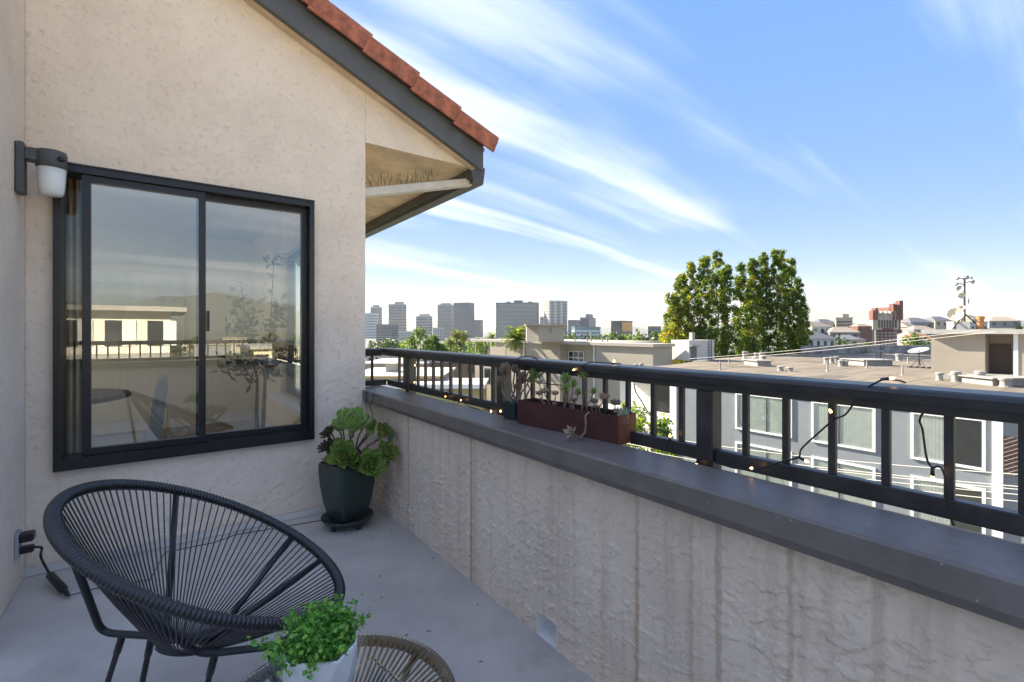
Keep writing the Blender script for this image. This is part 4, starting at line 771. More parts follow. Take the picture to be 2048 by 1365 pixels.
# ------------------------------------------------------------------ generic building pieces
def gz(x, y): return float(hgt(np.array(x, dtype=float), np.array(y, dtype=float)))
M_win = mat('dark_window', (0.02, 0.025, 0.03), 0.12, spec=0.8)
def frame_of(P, yaw):
    """local axes at P: a = along front to the right, n = towards the viewer"""
    a = Vector((math.cos(yaw), math.sin(yaw), 0)); return Vector(tuple(float(c) for c in P)), a, Vector((a.y, -a.x, 0))
def lbox(mb, O, a, n, s0, s1, t0, t1, z0, z1):
    vs = []
    for z in (z0, z1):
        for (s_, t_) in ((s0, t0), (s1, t0), (s1, t1), (s0, t1)): vs.append((O.x+a.x*s_-n.x*t_, O.y+a.y*s_-n.y*t_, z))
    mb._add(vs, [(0, 3, 2, 1), (4, 5, 6, 7), (0, 1, 5, 4), (1, 2, 6, 5), (2, 3, 7, 6), (3, 0, 4, 7)])
def tower(name, label, u0, us, u1, vt, dist, wallm, winm, floors, style, theta=0.35, group=None, crown=None, vb=690, cols=8, base=None):
    """box tower: left face spans photo columns u0..us, right face us..u1; distance in metres"""
    K = PD(us, CV, dist); rt = Vector(tuple(RT)); fw = Vector(tuple(FW))
    aL = (-rt*math.cos(theta)+fw*math.sin(theta)); aR = (rt*math.sin(theta)+fw*math.cos(theta))
    def length(a_, u):
        k = (u-CU)/F; den = a_.dot(rt)-k*a_.dot(fw); num = (k-(us-CU)/F)*dist; return num/den
    L1 = length(aL, u0); L2 = length(aR, u1) if u1 > us+0.5 else 22.0
    L2 = min(max(L2, 8.0), 70.0)
    zt = CAM[2]+(CV-vt)/F*dist; zb = base if base is not None else gz(K[0], K[1])-2
    t = thing(name, (K[0], K[1], zb), label, 'building', group); Kv = Vector(tuple(K))
    def P(s1, s2, z): return tuple(Kv+aL*s1+aR*s2+Vector((0, 0, z-Kv.z)))
    def bx_(mb, s10, s11, s20, s21, z0, z1):
        mb._add([P(s10, s20, z0), P(s11, s20, z0), P(s11, s21, z0), P(s10, s21, z0), P(s10, s20, z1), P(s11, s20, z1), P(s11, s21, z1), P(s10, s21, z1)], [(0, 3, 2, 1), (4, 5, 6, 7), (0, 1, 5, 4), (1, 2, 6, 5), (2, 3, 7, 6), (3, 0, 4, 7)])
    b = MB(); bx_(b, 0, L1, 0, L2, zb, zt); b.build('wall', wallm, t)
    zlow = max(zb, CAM[2]-(vb-CV)/F*dist - 6); fh_ = (zt-zlow)/(floors+0.6); e = 0.12
    b = MB()
    for k in range(floors):
        z0 = zlow+fh_*(k+0.35); z1 = z0+fh_*(0.5 if style != 'dark' else 0.72)
        if style in ('band', 'dark'):
            bx_(b, L1*0.03, L1*0.97, -e, 0.0, z0, z1); bx_(b, -e, 0.0, L2*0.04, L2*0.96, z0, z1)
        else:
            for c in range(cols):
                s0 = L1*(c+0.2)/cols; bx_(b, s0, s0+L1*0.62/cols, -e, 0.0, z0, z1)
            c2 = max(2, int(cols*min(1, L2/L1)))
            for c in range(c2): s0 = L2*(c+0.2)/c2; bx_(b, -e, 0.0, s0, s0+L2*0.62/c2, z0, z1)
    b.build('windows', winm, t, kind='stuff')
    b = MB(); bx_(b, -0.4, L1+0.4, -0.4, L2+0.4, zt, zt+1.0); b.build('roof', wallm, t)
    if crown:
        for (f0, f1, hh) in crown: b = MB(); bx_(b, L1*f0, L1*f1, L2*0.15, L2*0.7, zt+1.0, zt+1.0+hh); b.build('penthouse', wallm, t)
    return t
M_t1 = mat('tower_beige', (0.36, 0.34, 0.30), 0.8, var=0.06, vscale=0.02); M_t2 = mat('tower_grey', (0.20, 0.20, 0.20), 0.7); M_t3 = mat('tower_dark', (0.13, 0.14, 0.14), 0.6); M_t4 = mat('tower_white', (0.46, 0.45, 0.42), 0.7); M_t5 = mat('tower_pale_glass', (0.45, 0.50, 0.52), 0.3); M_t6 = mat('tower_teal_glass', (0.16, 0.25, 0.26), 0.15); M_t7 = mat('tower_pink', (0.42, 0.33, 0.28), 0.8); M_t8 = mat('tower_bronze', (0.09, 0.075, 0.06), 0.4); M_gw = mat('grey_window', (0.07, 0.08, 0.09), 0.2); M_sungold = mat('sun_gold', (0.55, 0.33, 0.12), 0.2, 0.6)
tower('office_tower', 'pale glassy office block at the end of the skyline beside the stucco wall', 728, 748, 757, 627, 1150, M_t5, M_gw, 9, 'grid', .2, cols=6)
tower('office_tower', 'beige office tower with a raised penthouse left of the tall beige slab', 741, 757, 764, 615, 1350, M_t1, M_gw, 16, 'band', .3, crown=[(.2, .8, 6)])
tower('office_tower', 'tall beige slab tower with a dark striped side face', 777, 805, 813, 609, 1250, M_t1, M_gw, 22, 'band', .3, crown=[(.1, .6, 6)])
tower('office_block', 'low grey office block with ribbon windows before the tall beige slab', 752, 782, 797, 650, 800, M_t2, M_gw, 8, 'band', .4)
tower('office_block', 'small white mid rise block left of the banded cream tower', 797, 822, 830, 664, 900, M_t4, M_gw, 5, 'grid', .3)
tower('office_tower', 'cream office tower striped with dark ribbon windows behind round green trees', 832, 856, 865, 633, 1150, M_t4, M_win, 14, 'band', .3, crown=[(.1, .8, 5)])
tower('office_tower', 'grey tower with a fine window grid left of the chamfered dark tower', 875, 902, 907, 610, 1300, M_t1, M_gw, 24, 'grid', .15, crown=[(.1, .8, 4)], cols=14)
t_ = tower('office_tower', 'dark grey banded tower with a crane on its roof', 907, 938, 949, 606, 1250, M_t2, M_t3, 26, 'band', .3)
b = MB(); Kc = PD(930, 604, 1262); b.tube([Kc, Kc+np.array([0, 0, 9])], 0.5, 5); b.tube([Kc+np.array([0, 0, 8])-RT*12, Kc+np.array([0, 0, 8])+RT*8], 0.4, 5); b.build('crane', M_t2, t_)
tower('office_tower', 'narrow plain grey tower right of the dark chamfered tower', 949, 960, 966, 641, 1400, M_t2, M_gw, 14, 'grid', .3)
tower('apartment_block', 'small white apartment block at the foot of the grey towers', 866, 884, 890, 657, 850, M_t4, M_gw, 8, 'grid', .3, cols=4)
tower('office_tower', 'broad dark slab tower with fine horizontal bands', 992, 1076, 1080, 606, 1150, M_t3, mat('slab_band', (0.28, 0.29, 0.27), 0.5), 27, 'band', .1, crown=[(.15, .24, 3), (.38, .58, 6), (.68, .76, 3)])
tower('office_tower', 'pinkish sliver of a tower between the dark slab and the white gridded tower', 1080, 1087, 1091, 634, 1500, M_t7, M_gw, 14, 'band', .3)
tower('office_tower', 'white gridded tower with dark square windows', 1088, 1098.5, 1135, 602, 1100, M_t4, M_win, 25, 'grid', 1.2, cols=3)
tower('office_block', 'brownish grey stepped block right of the white gridded tower', 1136, 1152, 1163, 641, 1050, M_t2, M_gw, 9, 'grid', .4)
tower('office_block', 'grey block with a raised roof house above the teal glass building', 1160, 1178, 1192, 636, 1100, M_t2, M_gw, 9, 'grid', .4, crown=[(.1, .5, 8)])
tower('glass_building', 'low teal glass building half hidden by dark trees', 1143, 1150, 1201, 655, 700, M_t6, M_t5, 4, 'band', 1.1)
t_ = tower('office_tower', 'dark bronze block with sun reflection painted gold on its right face', 1222, 1244, 1265, 643, 750, M_t8, M_gw, 9, 'grid', .75, cols=4)
K = PD(1244, CV, 750); aR = Vector(tuple(RT))*math.sin(.75)+Vector(tuple(FW))*math.cos(.75); nR = Vector((aR.y, -aR.x, 0)); q0 = Vector(tuple(K))+nR*0.25; ztg = CAM[2]+(CV-645)/F*750; b = MB()
for k in range(4): b.quad(q0+aR*(1+k*8.2), q0+aR*(8.2+k*8.2), q0+aR*(8.2+k*8.2)+Vector((0, 0, ztg-K[2])), q0+aR*(1+k*8.2)+Vector((0, 0, ztg-K[2])))
b.build('sun_reflection', M_sungold, t_)  # gold panels paint the sun's reflection on the right face
tower('office_block', 'distant dark office block just left of the tall trees', 1296, 1322, 1334, 654, 900, M_t3, M_gw, 6, 'grid', .3)
tower('apartment_tower', 'beige apartment tower with stacked balconies left of the red brick tower', 1672, 1705, 1718, 638, 330, M_t1, M_gw, 11, 'band', .5, crown=[(.2, .6, 2.5)], vb=692)
tower('hill_building', 'long pale institutional building on the ridge behind the antenna mast', 1908, 1975, 1990, 646, 420, M_t4, M_gw, 3, 'grid', .1, vb=668)
tower('hill_building', 'grey building on the hill at the edge of the tree group', 1604, 1620, 1626, 652, 420, M_t2, M_gw, 4, 'grid', .2, vb=676)
# gold face of the bronze block is a painted sun reflection
# red brick tower with gothic crown
Kd = 300.0; K = PD(1784, CV, Kd)
t_ = tower('brick_tower', 'tall red brick apartment tower with a pale gothic crown and turrets', 1752, 1784, 1815, 660, Kd, mat('red_brick', (0.17, 0.07, 0.055), 0.9, var=0.2, vscale=1.5), mat('pale_window', (0.38, 0.36, 0.33), 0.5), 9, 'grid', .75, vb=708, cols=4)
M_brk = MATS['red_brick']; M_terra = mat('pale_terracotta', (0.42, 0.36, 0.28), 0.8, var=0.2, vscale=0.8); Kv = Vector(tuple(K)); rt = Vector(tuple(RT)); fw = Vector(tuple(FW))
def tw_box(mb, u0, u1, v0, v1, d0, d1):
    for_ = []; z0 = CAM[2]+(CV-v1)/F*Kd; z1 = CAM[2]+(CV-v0)/F*Kd
    for z in (z0, z1):
        for (u, d) in ((u0, d0), (u1, d0), (u1, d1), (u0, d1)): p = PD(u, CV, Kd)+FW*d; for_.append((p[0], p[1], z))
    mb._add(for_, [(0, 3, 2, 1), (4, 5, 6, 7), (0, 1, 5, 4), (1, 2, 6, 5), (2, 3, 7, 6), (3, 0, 4, 7)])
b = MB(); tw_box(b, 1753, 1806, 632, 660, 3, 18); b.build('crown', M_terra, t_)
b = MB(); tw_box(b, 1793, 1813, 614, 660, 4.5, 16); b.build('stair_tower', M_brk, t_)
for (u0, u1, v0) in ((1752, 1757, 621), (1757, 1762, 616), (1806, 1813, 601), (1793, 1797, 607), (1800, 1804, 609)): b = MB(); tw_box(b, u0, u1, v0, 640, 2.5, 6); b.build('turret', M_brk, t_)
for i in range(9): b = MB(); u = 1763+i*4.2; tw_box(b, u, u+2.2, 622+(i % 2)*4, 634, 2.6, 5); b.build('pinnacle', M_terra, t_)
for i in range(7): b = MB(); u = 1764+i*5.6; tw_box(b, u, u+2.8, 640, 656, 2.7, 2.95); b.build('window', M_win, t_)

# ------------------------------------------------------------------ grey-blue apartment block across the gap
XF = 24.5; RZ = -1.62
M_blue = mat('grey_blue_paint', (0.225, 0.245, 0.265), 0.85, var=0.05, vscale=0.7); M_roofb = mat('tan_roof_membrane', (0.19, 0.155, 0.112), 0.9, col2=(0.145, 0.118, 0.086), vscale=0.35, stretch=(0.3, 1, 1))
weather(M_blue, (0.15, 0.155, 0.16), 0.9, 0.55, 0.75, 0.4, (1, 1, 0.25))
ap = thing('apartment_block', (XF, 8, GZ), 'grey blue apartment block with white window frames under a flat tan roof', 'building')
b = MB(); b.box((XF, -9, GZ-1), (72, 14.4, RZ-0.25)); b.box((XF+1.9, 14.4, GZ-1), (72, 20.5, RZ-0.25)); b.build('wall', M_blue, ap)
b = MB(); b._add([(XF-0.12, -9.2, RZ), (72, -9.2, RZ), (72, 24.5, RZ), (46, 23.8, RZ), (33, 20.8, RZ), (XF-0.12, 20.7, RZ)], [(0, 1, 2, 3, 4, 5)]); b._add([(XF-0.14, -9.2, RZ-0.28), (XF-0.14, 20.7, RZ-0.28), (XF-0.14, 20.7, RZ+0.06), (XF-0.14, -9.2, RZ+0.06), (XF+0.12, -9.2, RZ+0.06), (XF+0.12, 20.7, RZ+0.06), (XF+0.12, 20.7, RZ-0.28), (XF+0.12, -9.2, RZ-0.28)], [(0, 1, 2, 3), (3, 2, 5, 4), (4, 5, 6, 7), (0, 7, 6, 1)])
weather(M_roofb, (0.075, 0.062, 0.05), 0.5, 0.52, 0.70, 0.7, (0.5, 1.6, 1)); b.build('roof', M_roofb, ap)
M_blind = mat('vertical_blinds', (0.80, 0.77, 0.70), 0.7, var=0.06, vscale=3)
def awin(y0, y1, z0, z1, split=0.55, dark=False, x=XF):
    b = MB(); fr = 0.10
    b.box((x-0.06, y0-fr, z0-fr), (x+0.05, y1+fr, z0)); b.box((x-0.06, y0-fr, z1), (x+0.05, y1+fr, z1+fr)); b.box((x-0.06, y0-fr, z0), (x+0.05, y0, z1)); b.box((x-0.06, y1, z0), (x+0.05, y1+fr, z1)); w_ = b.build('window', M_white, ap)
    b = MB(); b.box((x-0.030, y0, z0), (x-0.026, y1, z1)); b.build('pane', M_clear2, w_)
    b = MB(); ym = y0+(y1-y0)*split; b.box((x-0.045, ym-0.03, z0), (x-0.012, ym+0.03, z1)); b.build('mullion', M_gw, w_)
    b = MB(); k = int((y1-y0)/0.11); rs = random.Random(int(y0*100+z0*10))
    for i in range(k):
        yy = y0+(i+0.5)*(y1-y0)/k
        if dark and yy < ym: continue
        b.box((x-0.018+rs.uniform(0, .006), yy-0.0545, z0+0.01), (x-0.012, yy+0.0545, z1-0.02))
    if len(b.v): b.build('blinds', M_blind, w_, kind='stuff')
    b = MB(); b.box((x-0.009, y0, z0), (x-0.004, y1, z1)); b.build('dark_room', M_win, w_)
M_clear2 = glass_mat('window_glass', 0.10, (0.85, 0.88, 0.88))
for row in range(3):
    dz = -2.72*row
    for (y0, y1, sp2, dk) in ((7.72, 10.46, .42, False), (4.22, 6.62, .55, False), (0.70, 2.78, .42, True), (-4.6, -2.4, .5, False)):
        awin(y0, y1, -4.12+dz, -2.30+dz, sp2, dk)
b = MB(); b.box((XF-0.10, 14.30, GZ), (XF+0.0, 14.75, RZ-0.28)); b.build('corner_trim', M_white, ap); b = MB(); b.box((XF-0.10, 0.12, GZ), (XF-0.002, 0.42, RZ-0.28)); b.build('pilaster', M_white, ap)
for row in range(3):                                     # recessed balconies at the left end
    dz = -2.72*row; b = MB(); b.box((XF-0.02, 14.75, -5.15+dz), (XF+1.9, 20.5, -4.95+dz)); b.box((XF-0.02, 14.75, -4.95+dz), (XF+0.10, 20.5, -4.0+dz)); bl = b.build('balcony', M_white, ap)
    b = MB(); b.box((XF+1.84, 15.2, -4.9+dz), (XF+1.88, 17.2, -2.5+dz)); b.build('glass_door', M_win, bl); b = MB(); b.box((XF+1.80, 17.6, -4.9+dz), (XF+1.88, 19.6, -2.5+dz)); b.build('blinds', M_blind, bl); b = MB(); b.box((XF+1.78, 17.15, -4.9+dz), (XF+1.9, 17.3, -2.5+dz)); b.build('door_frame', M_white, bl)
b = MB()
for i in range(8):
    for j in range(9):
        b.tube([(XF-0.06, -1.9+i*0.25, -4.2+j*0.16), (XF-0.06, -1.65+i*0.25, -4.04+j*0.16)], 0.018, 4); b.tube([(XF-0.09, -1.9+i*0.25, -4.04+j*0.16), (XF-0.09, -1.65+i*0.25, -4.2+j*0.16)], 0.018, 4)
b.build('lattice', mat('lattice_wood', (0.18, 0.10, 0.07), 0.9), ap, kind='stuff')
# roof furniture
b = MB()
for i in range(15): b.box((XF+0.2, -8.5+i*1.9, RZ+0.002), (33+39*(i < 15), -8.44+i*1.9, RZ+0.006))
for (x0, y0, w_, d_) in ((31, 8, 2.2, 1.4), (40, 2, 3, 2), (46, 14, 2.5, 2.5), (35, 15, 1.5, 2.2), (55, 9, 4, 2), (29, 3, 1.2, 1.8)): b.box((x0, y0, RZ+0.0065), (x0+w_, y0+d_, RZ+0.010))
b.build('roof_seams', mat('membrane_patch', (0.105, 0.085, 0.06), 0.9, var=0.15), ap, kind='stuff')
M_vent = mat('white_vent_metal', (0.30, 0.287, 0.265), 0.55, var=0.12, vscale=6)
def vent(u, v, r, h, cap=True):
    p = PZ(u, v, RZ+0.002); b = MB(); b.smooth = False
    b.lathe([(r*1.25, 0), (r*1.2, 0.04), (r, 0.06), (r, h*0.75)] + ([(r*1.25, h*0.76), (r*1.3, h), (r*0.9, h+0.03)] if cap else [(r, h), (r*0.8, h)]), p, 14); b.build('roof_vent', M_vent, ap)
for (u, v, r, h) in ((1879, 761, .17, .50), (1912, 764, .20, .66), (1961, 766, .22, .74), (2011, 774, .24, .52), (1975, 756, .23, .80), (2046, 757, .22, .80), (1653, 728, .22, .62), (1664, 727, .22, .62), (1673, 725, .20, .6), (1682, 733, .2, .55), (1691, 733, .2, .5), (1686, 727, .15, .5), (1798, 722, .28, .75), (1756, 716, .2, .9), (1763, 716, .2, .9), (1510, 728, .22, .6), (1527, 727, .22, .8), (1490, 718, .25, .85), (1512, 716, .2, .6), (1523, 718, .22, .7), (1561, 742, .2, .35), (1580, 743, .2, .32), (1272, 741, .14, .5), (1283, 740, .14, .55), (1343, 741, .2, .2)): vent(u, v, r*0.9, h*0.85)
for (u, v, h) in ((1655, 743, .75), (1734, 737, .55), (1766, 732, .6), (1805, 751, .62), (1816, 726, .5), (1440, 740, .65), (1458, 728, .5)):
    p = PZ(u, v, RZ+0.002); b = MB(); b.lathe([(0.13, 0), (0.06, 0.06), (0.05, h)], p, 10); b.build('pipe', M_vent, ap)
def skylight(u0, u1, v, hh, dpt=2.2):
    p0 = PZ(u0, v, RZ+0.003); p1 = PZ(u1, v, RZ+0.003); O_ = Vector(tuple(p0)); a_ = Vector(tuple(p1-p0)); L = a_.length; a_.normalize(); n_ = Vector((a_.y, -a_.x, 0))
    if n_.dot(Vector(tuple(CAM-p0))) < 0: n_ = -n_
    b = MB(); lbox(b, O_, a_, n_, 0, L, 0, dpt, RZ+0.003, RZ+hh); s_ = b.build('skylight_curb', M_vent, ap); b = MB(); lbox(b, O_, a_, n_, -0.15, L+0.15, -0.15, dpt+0.15, RZ+hh+0.002, RZ+hh+0.07); b.build('lid', M_vent, s_)
skylight(1728, 1785, 732, 0.42); skylight(1515, 1542, 733, .4); skylight(1985, 2090, 772, .35)
# stair house on the roof
e0 = PZ(1862, 757, RZ); SXh = 36.2; sy0 = float(PX(2048, 760, SXh)[1])-1.0; sy1 = float(PX(1862, 757, SXh)[1])
M_beige = mat('beige_stucco', (0.37, 0.325, 0.255), 0.9, var=0.06, vscale=0.8)
yA = float(PX(1970, 700, SXh)[1]); yB = float(PX(2027, 700, SXh)[1]); zt_ = CAM[2]+(CV-668)/F*dep(PX(1862, 700, SXh))
sh = thing('stair_house', (SXh, sy1, RZ), 'beige stucco stair house with a dark doorway on the tan roof', 'roof house')
b = MB(); b.box((SXh, yA, RZ), (SXh+4, sy1, zt_)); b.box((SXh, sy0, RZ), (SXh+4, yB, zt_)); b.box((SXh+1.3, yB, RZ), (SXh+4, yA, zt_)); b.build('wall', M_beige, sh)
b = MB(); b.box((SXh-0.35, sy0-0.4, zt_), (SXh+4.4, sy1+0.4, zt_+0.26)); b.build('roof_slab', mat('grey_slab', (0.42, 0.41, 0.38), 0.8, var=0.08), sh)
b = MB(); b.box((SXh-0.02, yA+0.0, RZ+0.0), (SXh-0.004, sy1, RZ+0.22)); b.build('base_flashing', mat('grey_flashing', (0.40, 0.39, 0.36), 0.8), sh)
b = MB(); b.box((SXh+1.24, yB+0.25, RZ), (SXh+1.29, yB+1.25, RZ+2.1)); dr = b.build('door', mat('brown_door', (0.10, 0.075, 0.055), 0.6), sh); b = MB(); b.lathe([(0.03, 0), (0.03, 0.05)], (SXh+1.2, yB+1.15, RZ+1.0), 8); b.build('handle', M_vent, dr)
b = MB(); b.box((SXh-0.03, yB-0.18, RZ), (SXh-0.002, yB, zt_)); b.build('trim', M_white, sh)
# antenna mast
mp_ = PD(1929, 655, 31.0); MZ = zt_+0.262; mx, my = float(PX(1929, 655, SXh+1.6)[0]), float(PX(1929, 655, SXh+1.6)[1]); dm = dep((mx, my, 0)); am = thing('antenna_mast', (mx, my, MZ), 'lattice antenna mast with several horn speakers and dishes on the stair house', 'antenna')
zp = lambda v: CAM[2]+(CV-v)/F*dm
M_mast = mat('dark_steel', (0.05, 0.05, 0.05), 0.6, 0.4); M_dish = mat('cream_dish', (0.60, 0.52, 0.38), 0.5, var=0.08); M_dishg = mat('grey_dish', (0.30, 0.31, 0.31), 0.5, var=0.1)
b = MB(); b.tube([(mx, my, MZ), (mx, my, zp(553))], 0.05, 8); b.build('pole', M_mast, am)
for k in range(3): an = k*2*PI/3+0.5; b = MB(); b.tube([(mx, my, zp(628)), (mx+0.8*math.cos(an), my+0.8*math.sin(an), MZ)], 0.04, 6); b.build('leg', M_mast, am)
def dish(parent, c, d_, R, m_, depth=0.25):
    q = Vector(tuple(d_)).to_track_quat('Z', 'Y').to_matrix(); b = MB(); b.smooth = True; b.lathe([(R*math.sin(a_)/math.sin(1.0), R*depth*(1-math.cos(a_))/(1-math.cos(1.0))) for a_ in np.linspace(0.03, 1.0, 7)], c, 22, q, caps=False); o = b.build('dish', m_, parent); s_ = o.modifiers.new('t', 'SOLIDIFY'); s_.thickness = 0.02; return o
mk = lambda u, v, dd=0.0: tuple(PD(u, v, dm+dd))
cam_l = (-RT*0.75-FW*0.55)
dish(am, mk(1911, 629, -.3), cam_l+np.array([0, 0, .1]), 0.40, M_dish, 0.2); b = MB(); b.tube([mk(1911, 629, -.2), mk(1929, 628, 0)], 0.04, 6); b.build('arm', M_mast, am)
dish(am, mk(1923, 578, -.2), -RT*.9-FW*.2, 0.22, M_dishg, 0.5); dish(am, mk(1922, 592, -.2), -RT*.5-FW*.8, 0.18, M_dish, .5); dish(am, mk(1933, 602, .1), RT*.6-FW*.6, 0.22, M_dishg, .5); dish(am, mk(1924, 617, -.1), -RT*.5-FW*.4+np.array([0, 0, .3]), 0.17, M_dish, .5)
for (u, v, d_) in ((1920, 568, -RT), (1938, 564, RT), (1927, 556, -FW), (1934, 556, RT-FW), (1922, 557, -RT)):
    q = Vector(tuple(d_)).to_track_quat('Z', 'Y').to_matrix(); b = MB(); b.smooth = True; b.lathe([(0.03, -0.1), (0.035, 0.05), (0.06, 0.14), (0.13, 0.24)], mk(u, v), 14, q); b.build('horn_speaker', M_dishg, am); b = MB(); b.tube([mk(u, v), mk(1929, v+2)], 0.025, 5); b.build('arm', M_mast, am)
b = MB(); b.box((mx-0.35, my-0.3, MZ), (mx+0.1, my+0.3, MZ+0.45)); b.build('cabinet', M_dishg, am)
cp = PX(1961, 650, SXh+1.5); ck = thing('flue_pipe', (cp[0], cp[1], MZ), 'rusty orange flue pipe on the stair house roof', 'flue'); b = MB(); b.lathe([(0.16, 0), (0.15, 0.6), (0.19, 0.62), (0.19, 0.75), (0.1, 0.78)], (cp[0], cp[1], MZ), 14); b.build('pipe', mat('orange_rust', (0.36, 0.16, 0.04), 0.7, var=0.25, vscale=5), ck)
# satellite dish on the roof
dp_ = PZ(1838, 736, RZ); sd_ = thing('satellite_dish', (dp_[0], dp_[1], RZ), 'grey satellite dish on a tripod stand on the tan roof', 'satellite dish'); dq = Vector(tuple(dp_))
b = MB()
for k in range(4): b.box((dq.x-0.5, dq.y-0.6+k*0.36, RZ+0.004), (dq.x+0.5, dq.y-0.48+k*0.36, RZ+0.1))
b.build('pallet', mat('weathered_wood', (0.16, 0.12, 0.08), 0.9), sd_); b = MB(); b.tube([dq+Vector((0, 0, .1)), dq+Vector((0, 0, 1.35))], 0.035, 8)
for k in range(3): an = k*2.1; b.tube([dq+Vector((.5*math.cos(an), .5*math.sin(an), .1)), dq+Vector((0, 0, .7))], 0.02, 6)
b.build('stand', M_mast, sd_); dish(sd_, dq+Vector((0, 0, 1.25)), Vector((-0.30, 0.15, 0.95)), 0.66, M_dishg, 0.22)
# elevator shed on the left of the roof
e0 = PZ(1378, 722, RZ); O_, a_, n_ = frame_of(e0, math.atan2(RT[1], RT[0])+0.42)
ev = thing('elevator_shed', e0, 'small pale metal roof shed with a dark door and ladder before the trees', 'roof house')
de = dep(e0); we = 66/F*de*0.98; he = 41/F*de
b = MB(); lbox(b, O_, a_, n_, 0, we*0.5, 0, 2.4, RZ+0.002, RZ+he); lbox(b, O_, a_, n_, we*0.5, we*1.05, -0.02, 2.4, RZ+0.002, RZ+he); b.build('wall', mat('pale_metal_siding', (0.52, 0.50, 0.46), 0.6, var=0.05), ev)
b = MB(); lbox(b, O_, a_, n_, 0.18, 0.95, -0.03, 0.0, RZ+0.002, RZ+1.35); b.build('door', mat('grey_door', (0.14, 0.145, 0.15), 0.6), ev)
b = MB(); lbox(b, O_, a_, n_, -0.15, 1.1, -0.5, 0.0, RZ+1.40, RZ+1.46); b.build('canopy', M_conc, ev); b = MB(); lbox(b, O_, a_, n_, 0.9, 1.25, 0.5, 0.9, RZ+he, RZ+he+0.75); b.build('flue', M_vent, ev)
b = MB()
for s_ in (we*0.78, we*0.90): lbox(b, O_, a_, n_, s_, s_+0.04, -0.12, -0.08, RZ, RZ+he+0.1)
for k in range(7): lbox(b, O_, a_, n_, we*.78, we*.92, -0.11, -0.085, RZ+0.15+k*.27, RZ+0.18+k*.27)
b.build('ladder', M_mast, ev)
# low stained wall behind the roof
fw0 = PZ(1604, 708, RZ); fw1 = PZ(1868, 706, RZ); O_ = Vector(tuple(fw0)); a_ = Vector(tuple(fw1-fw0)); Lw = a_.length; a_.normalize(); n_ = Vector((a_.y, -a_.x, 0))
lw = MB(); lbox(lw, O_, a_, n_, 0, Lw, 0, 0.3, RZ-6, RZ+16/F*dep(fw0)); o = lw.build('boundary_wall', mat('stained_concrete', (0.36, 0.345, 0.32), 0.9, col2=(0.12, 0.115, 0.11), vscale=0.9, stretch=(1, 1, 0.5))); tag(o, 'low stained concrete parapet wall beyond the tan roof', 'wall')

# ------------------------------------------------------------------ beige building with roof house
XB = 36.0
bb = thing('apartment_block', (XB, 30, GZ-2), 'pale beige flat roofed building with a small square roof house', 'building')
zrB = CAM[2]-(686-CV)/F*dep(PX(1220, 686, XB)); y1b = float(PX(992, 700, XB)[1]); y0b = float(PX(1306, 700, XB)[1]); M_bb = mat('pale_beige_wall', (0.32, 0.285, 0.23), 0.9, var=0.05, vscale=0.4)
yrec = float(PX(1120, 700, XB)[1]); yst = float(PX(1192, 700, XB)[1])
b = MB(); b.box((XB, yrec, GZ-2), (XB+11, y1b, zrB-0.30)); b.box((XB+1.2, yst, GZ-2), (XB+11, yrec, zrB-0.30)); b.box((XB+0.0, y0b, GZ-2), (XB+3.0, yst, zrB-0.30)); b.build('wall', M_bb, bb)
b = MB(); b.box((XB-0.25, y0b-0.2, zrB-0.30), (XB+3.2, yst, zrB)); b.box((XB-0.25, yst, zrB-0.30), (XB+11.2, y1b+6, zrB)); b.build('roof', mat('cream_roof_edge', (0.36, 0.32, 0.27), 0.9), bb)
for (uu, va, vb_) in ((1150, 704, 722),):
    yc0 = float(PX(1168, 712, XB+1.2)[1]); yc1 = float(PX(1138, 712, XB+1.2)[1]); z1 = CAM[2]-(704-CV)/F*dep(PX(1152, 704, XB+1.2)); b = MB(); b.box((XB+1.14, yc0, z1-1.3), (XB+1.19, yc1, z1)); w_ = b.build('window', M_win, bb); b = MB()
    for k in range(4): q = yc0+(yc1-yc0)*k/3; b.box((XB+1.10, q-0.03, z1-1.3), (XB+1.138, q+0.03, z1))
    b.box((XB+1.10, yc0, z1-0.70), (XB+1.137, yc1, z1-0.64)); b.box((XB+1.10, yc0, z1), (XB+1.137, yc1, z1+0.06)); b.build('frame', M_white, w_)
b = MB(); b.tube([(XB-0.05, yst+0.25, zrB-0.35), (XB-0.05, yst+0.25, GZ)], 0.05, 8); b.build('downspout', M_white, bb)
b = MB(); ya = float(PX(1012, 700, XB)[1]); yb = float(PX(980, 700, XB)[1]); zc1 = CAM[2]-(694-CV)/F*dep(PX(1000, 700, XB)); b.box((XB-0.03, ya, zc1-1.4), (XB-0.004, yb, zc1)); b.build('loggia', mat('tan_shade_panel', (0.33, 0.28, 0.22), 0.9), bb)
b = MB(); ya = float(PX(996, 760, XB)[1]); yb = float(PX(978, 760, XB)[1])
for i in range(6):
    for j in range(8): b.box((XB-0.10, ya+(yb-ya)*(i+.15)/6, -3.9+j*0.3-0.9), (XB-0.02, ya+(yb-ya)*(i+.8)/6, -3.9+j*0.3-0.70))
b.build('breeze_blocks', M_t2, bb, kind='stuff')
ya = float(PX(965, 780, XB)[1]); yb = float(PX(951, 780, XB)[1]); 
b = MB(); b.box((XB-0.3, y1b, GZ-2), (XB+8, y1b+5, zrB-3.2)); b.build('wing', M_bb, bb); b = MB(); b.box((XB-0.36, y1b+1.0, -6.1), (XB-0.302, y1b+2.4, -4.0)); b.build('door', M_win, bb); b = MB(); b.box((XB-0.5, y1b-0.02, zrB-3.2), (XB+8.2, y1b+5.2, zrB-2.95)); b.build('wing_roof', M_roofb, bb)
for yy in (y1b+2.2, y1b+5.6): b = MB(); b.box((XB+0.2, yy, zrB-3.0), (XB+0.35, yy+0.15, zrB-0.3)); b.build('canopy_post', M_bb, bb)
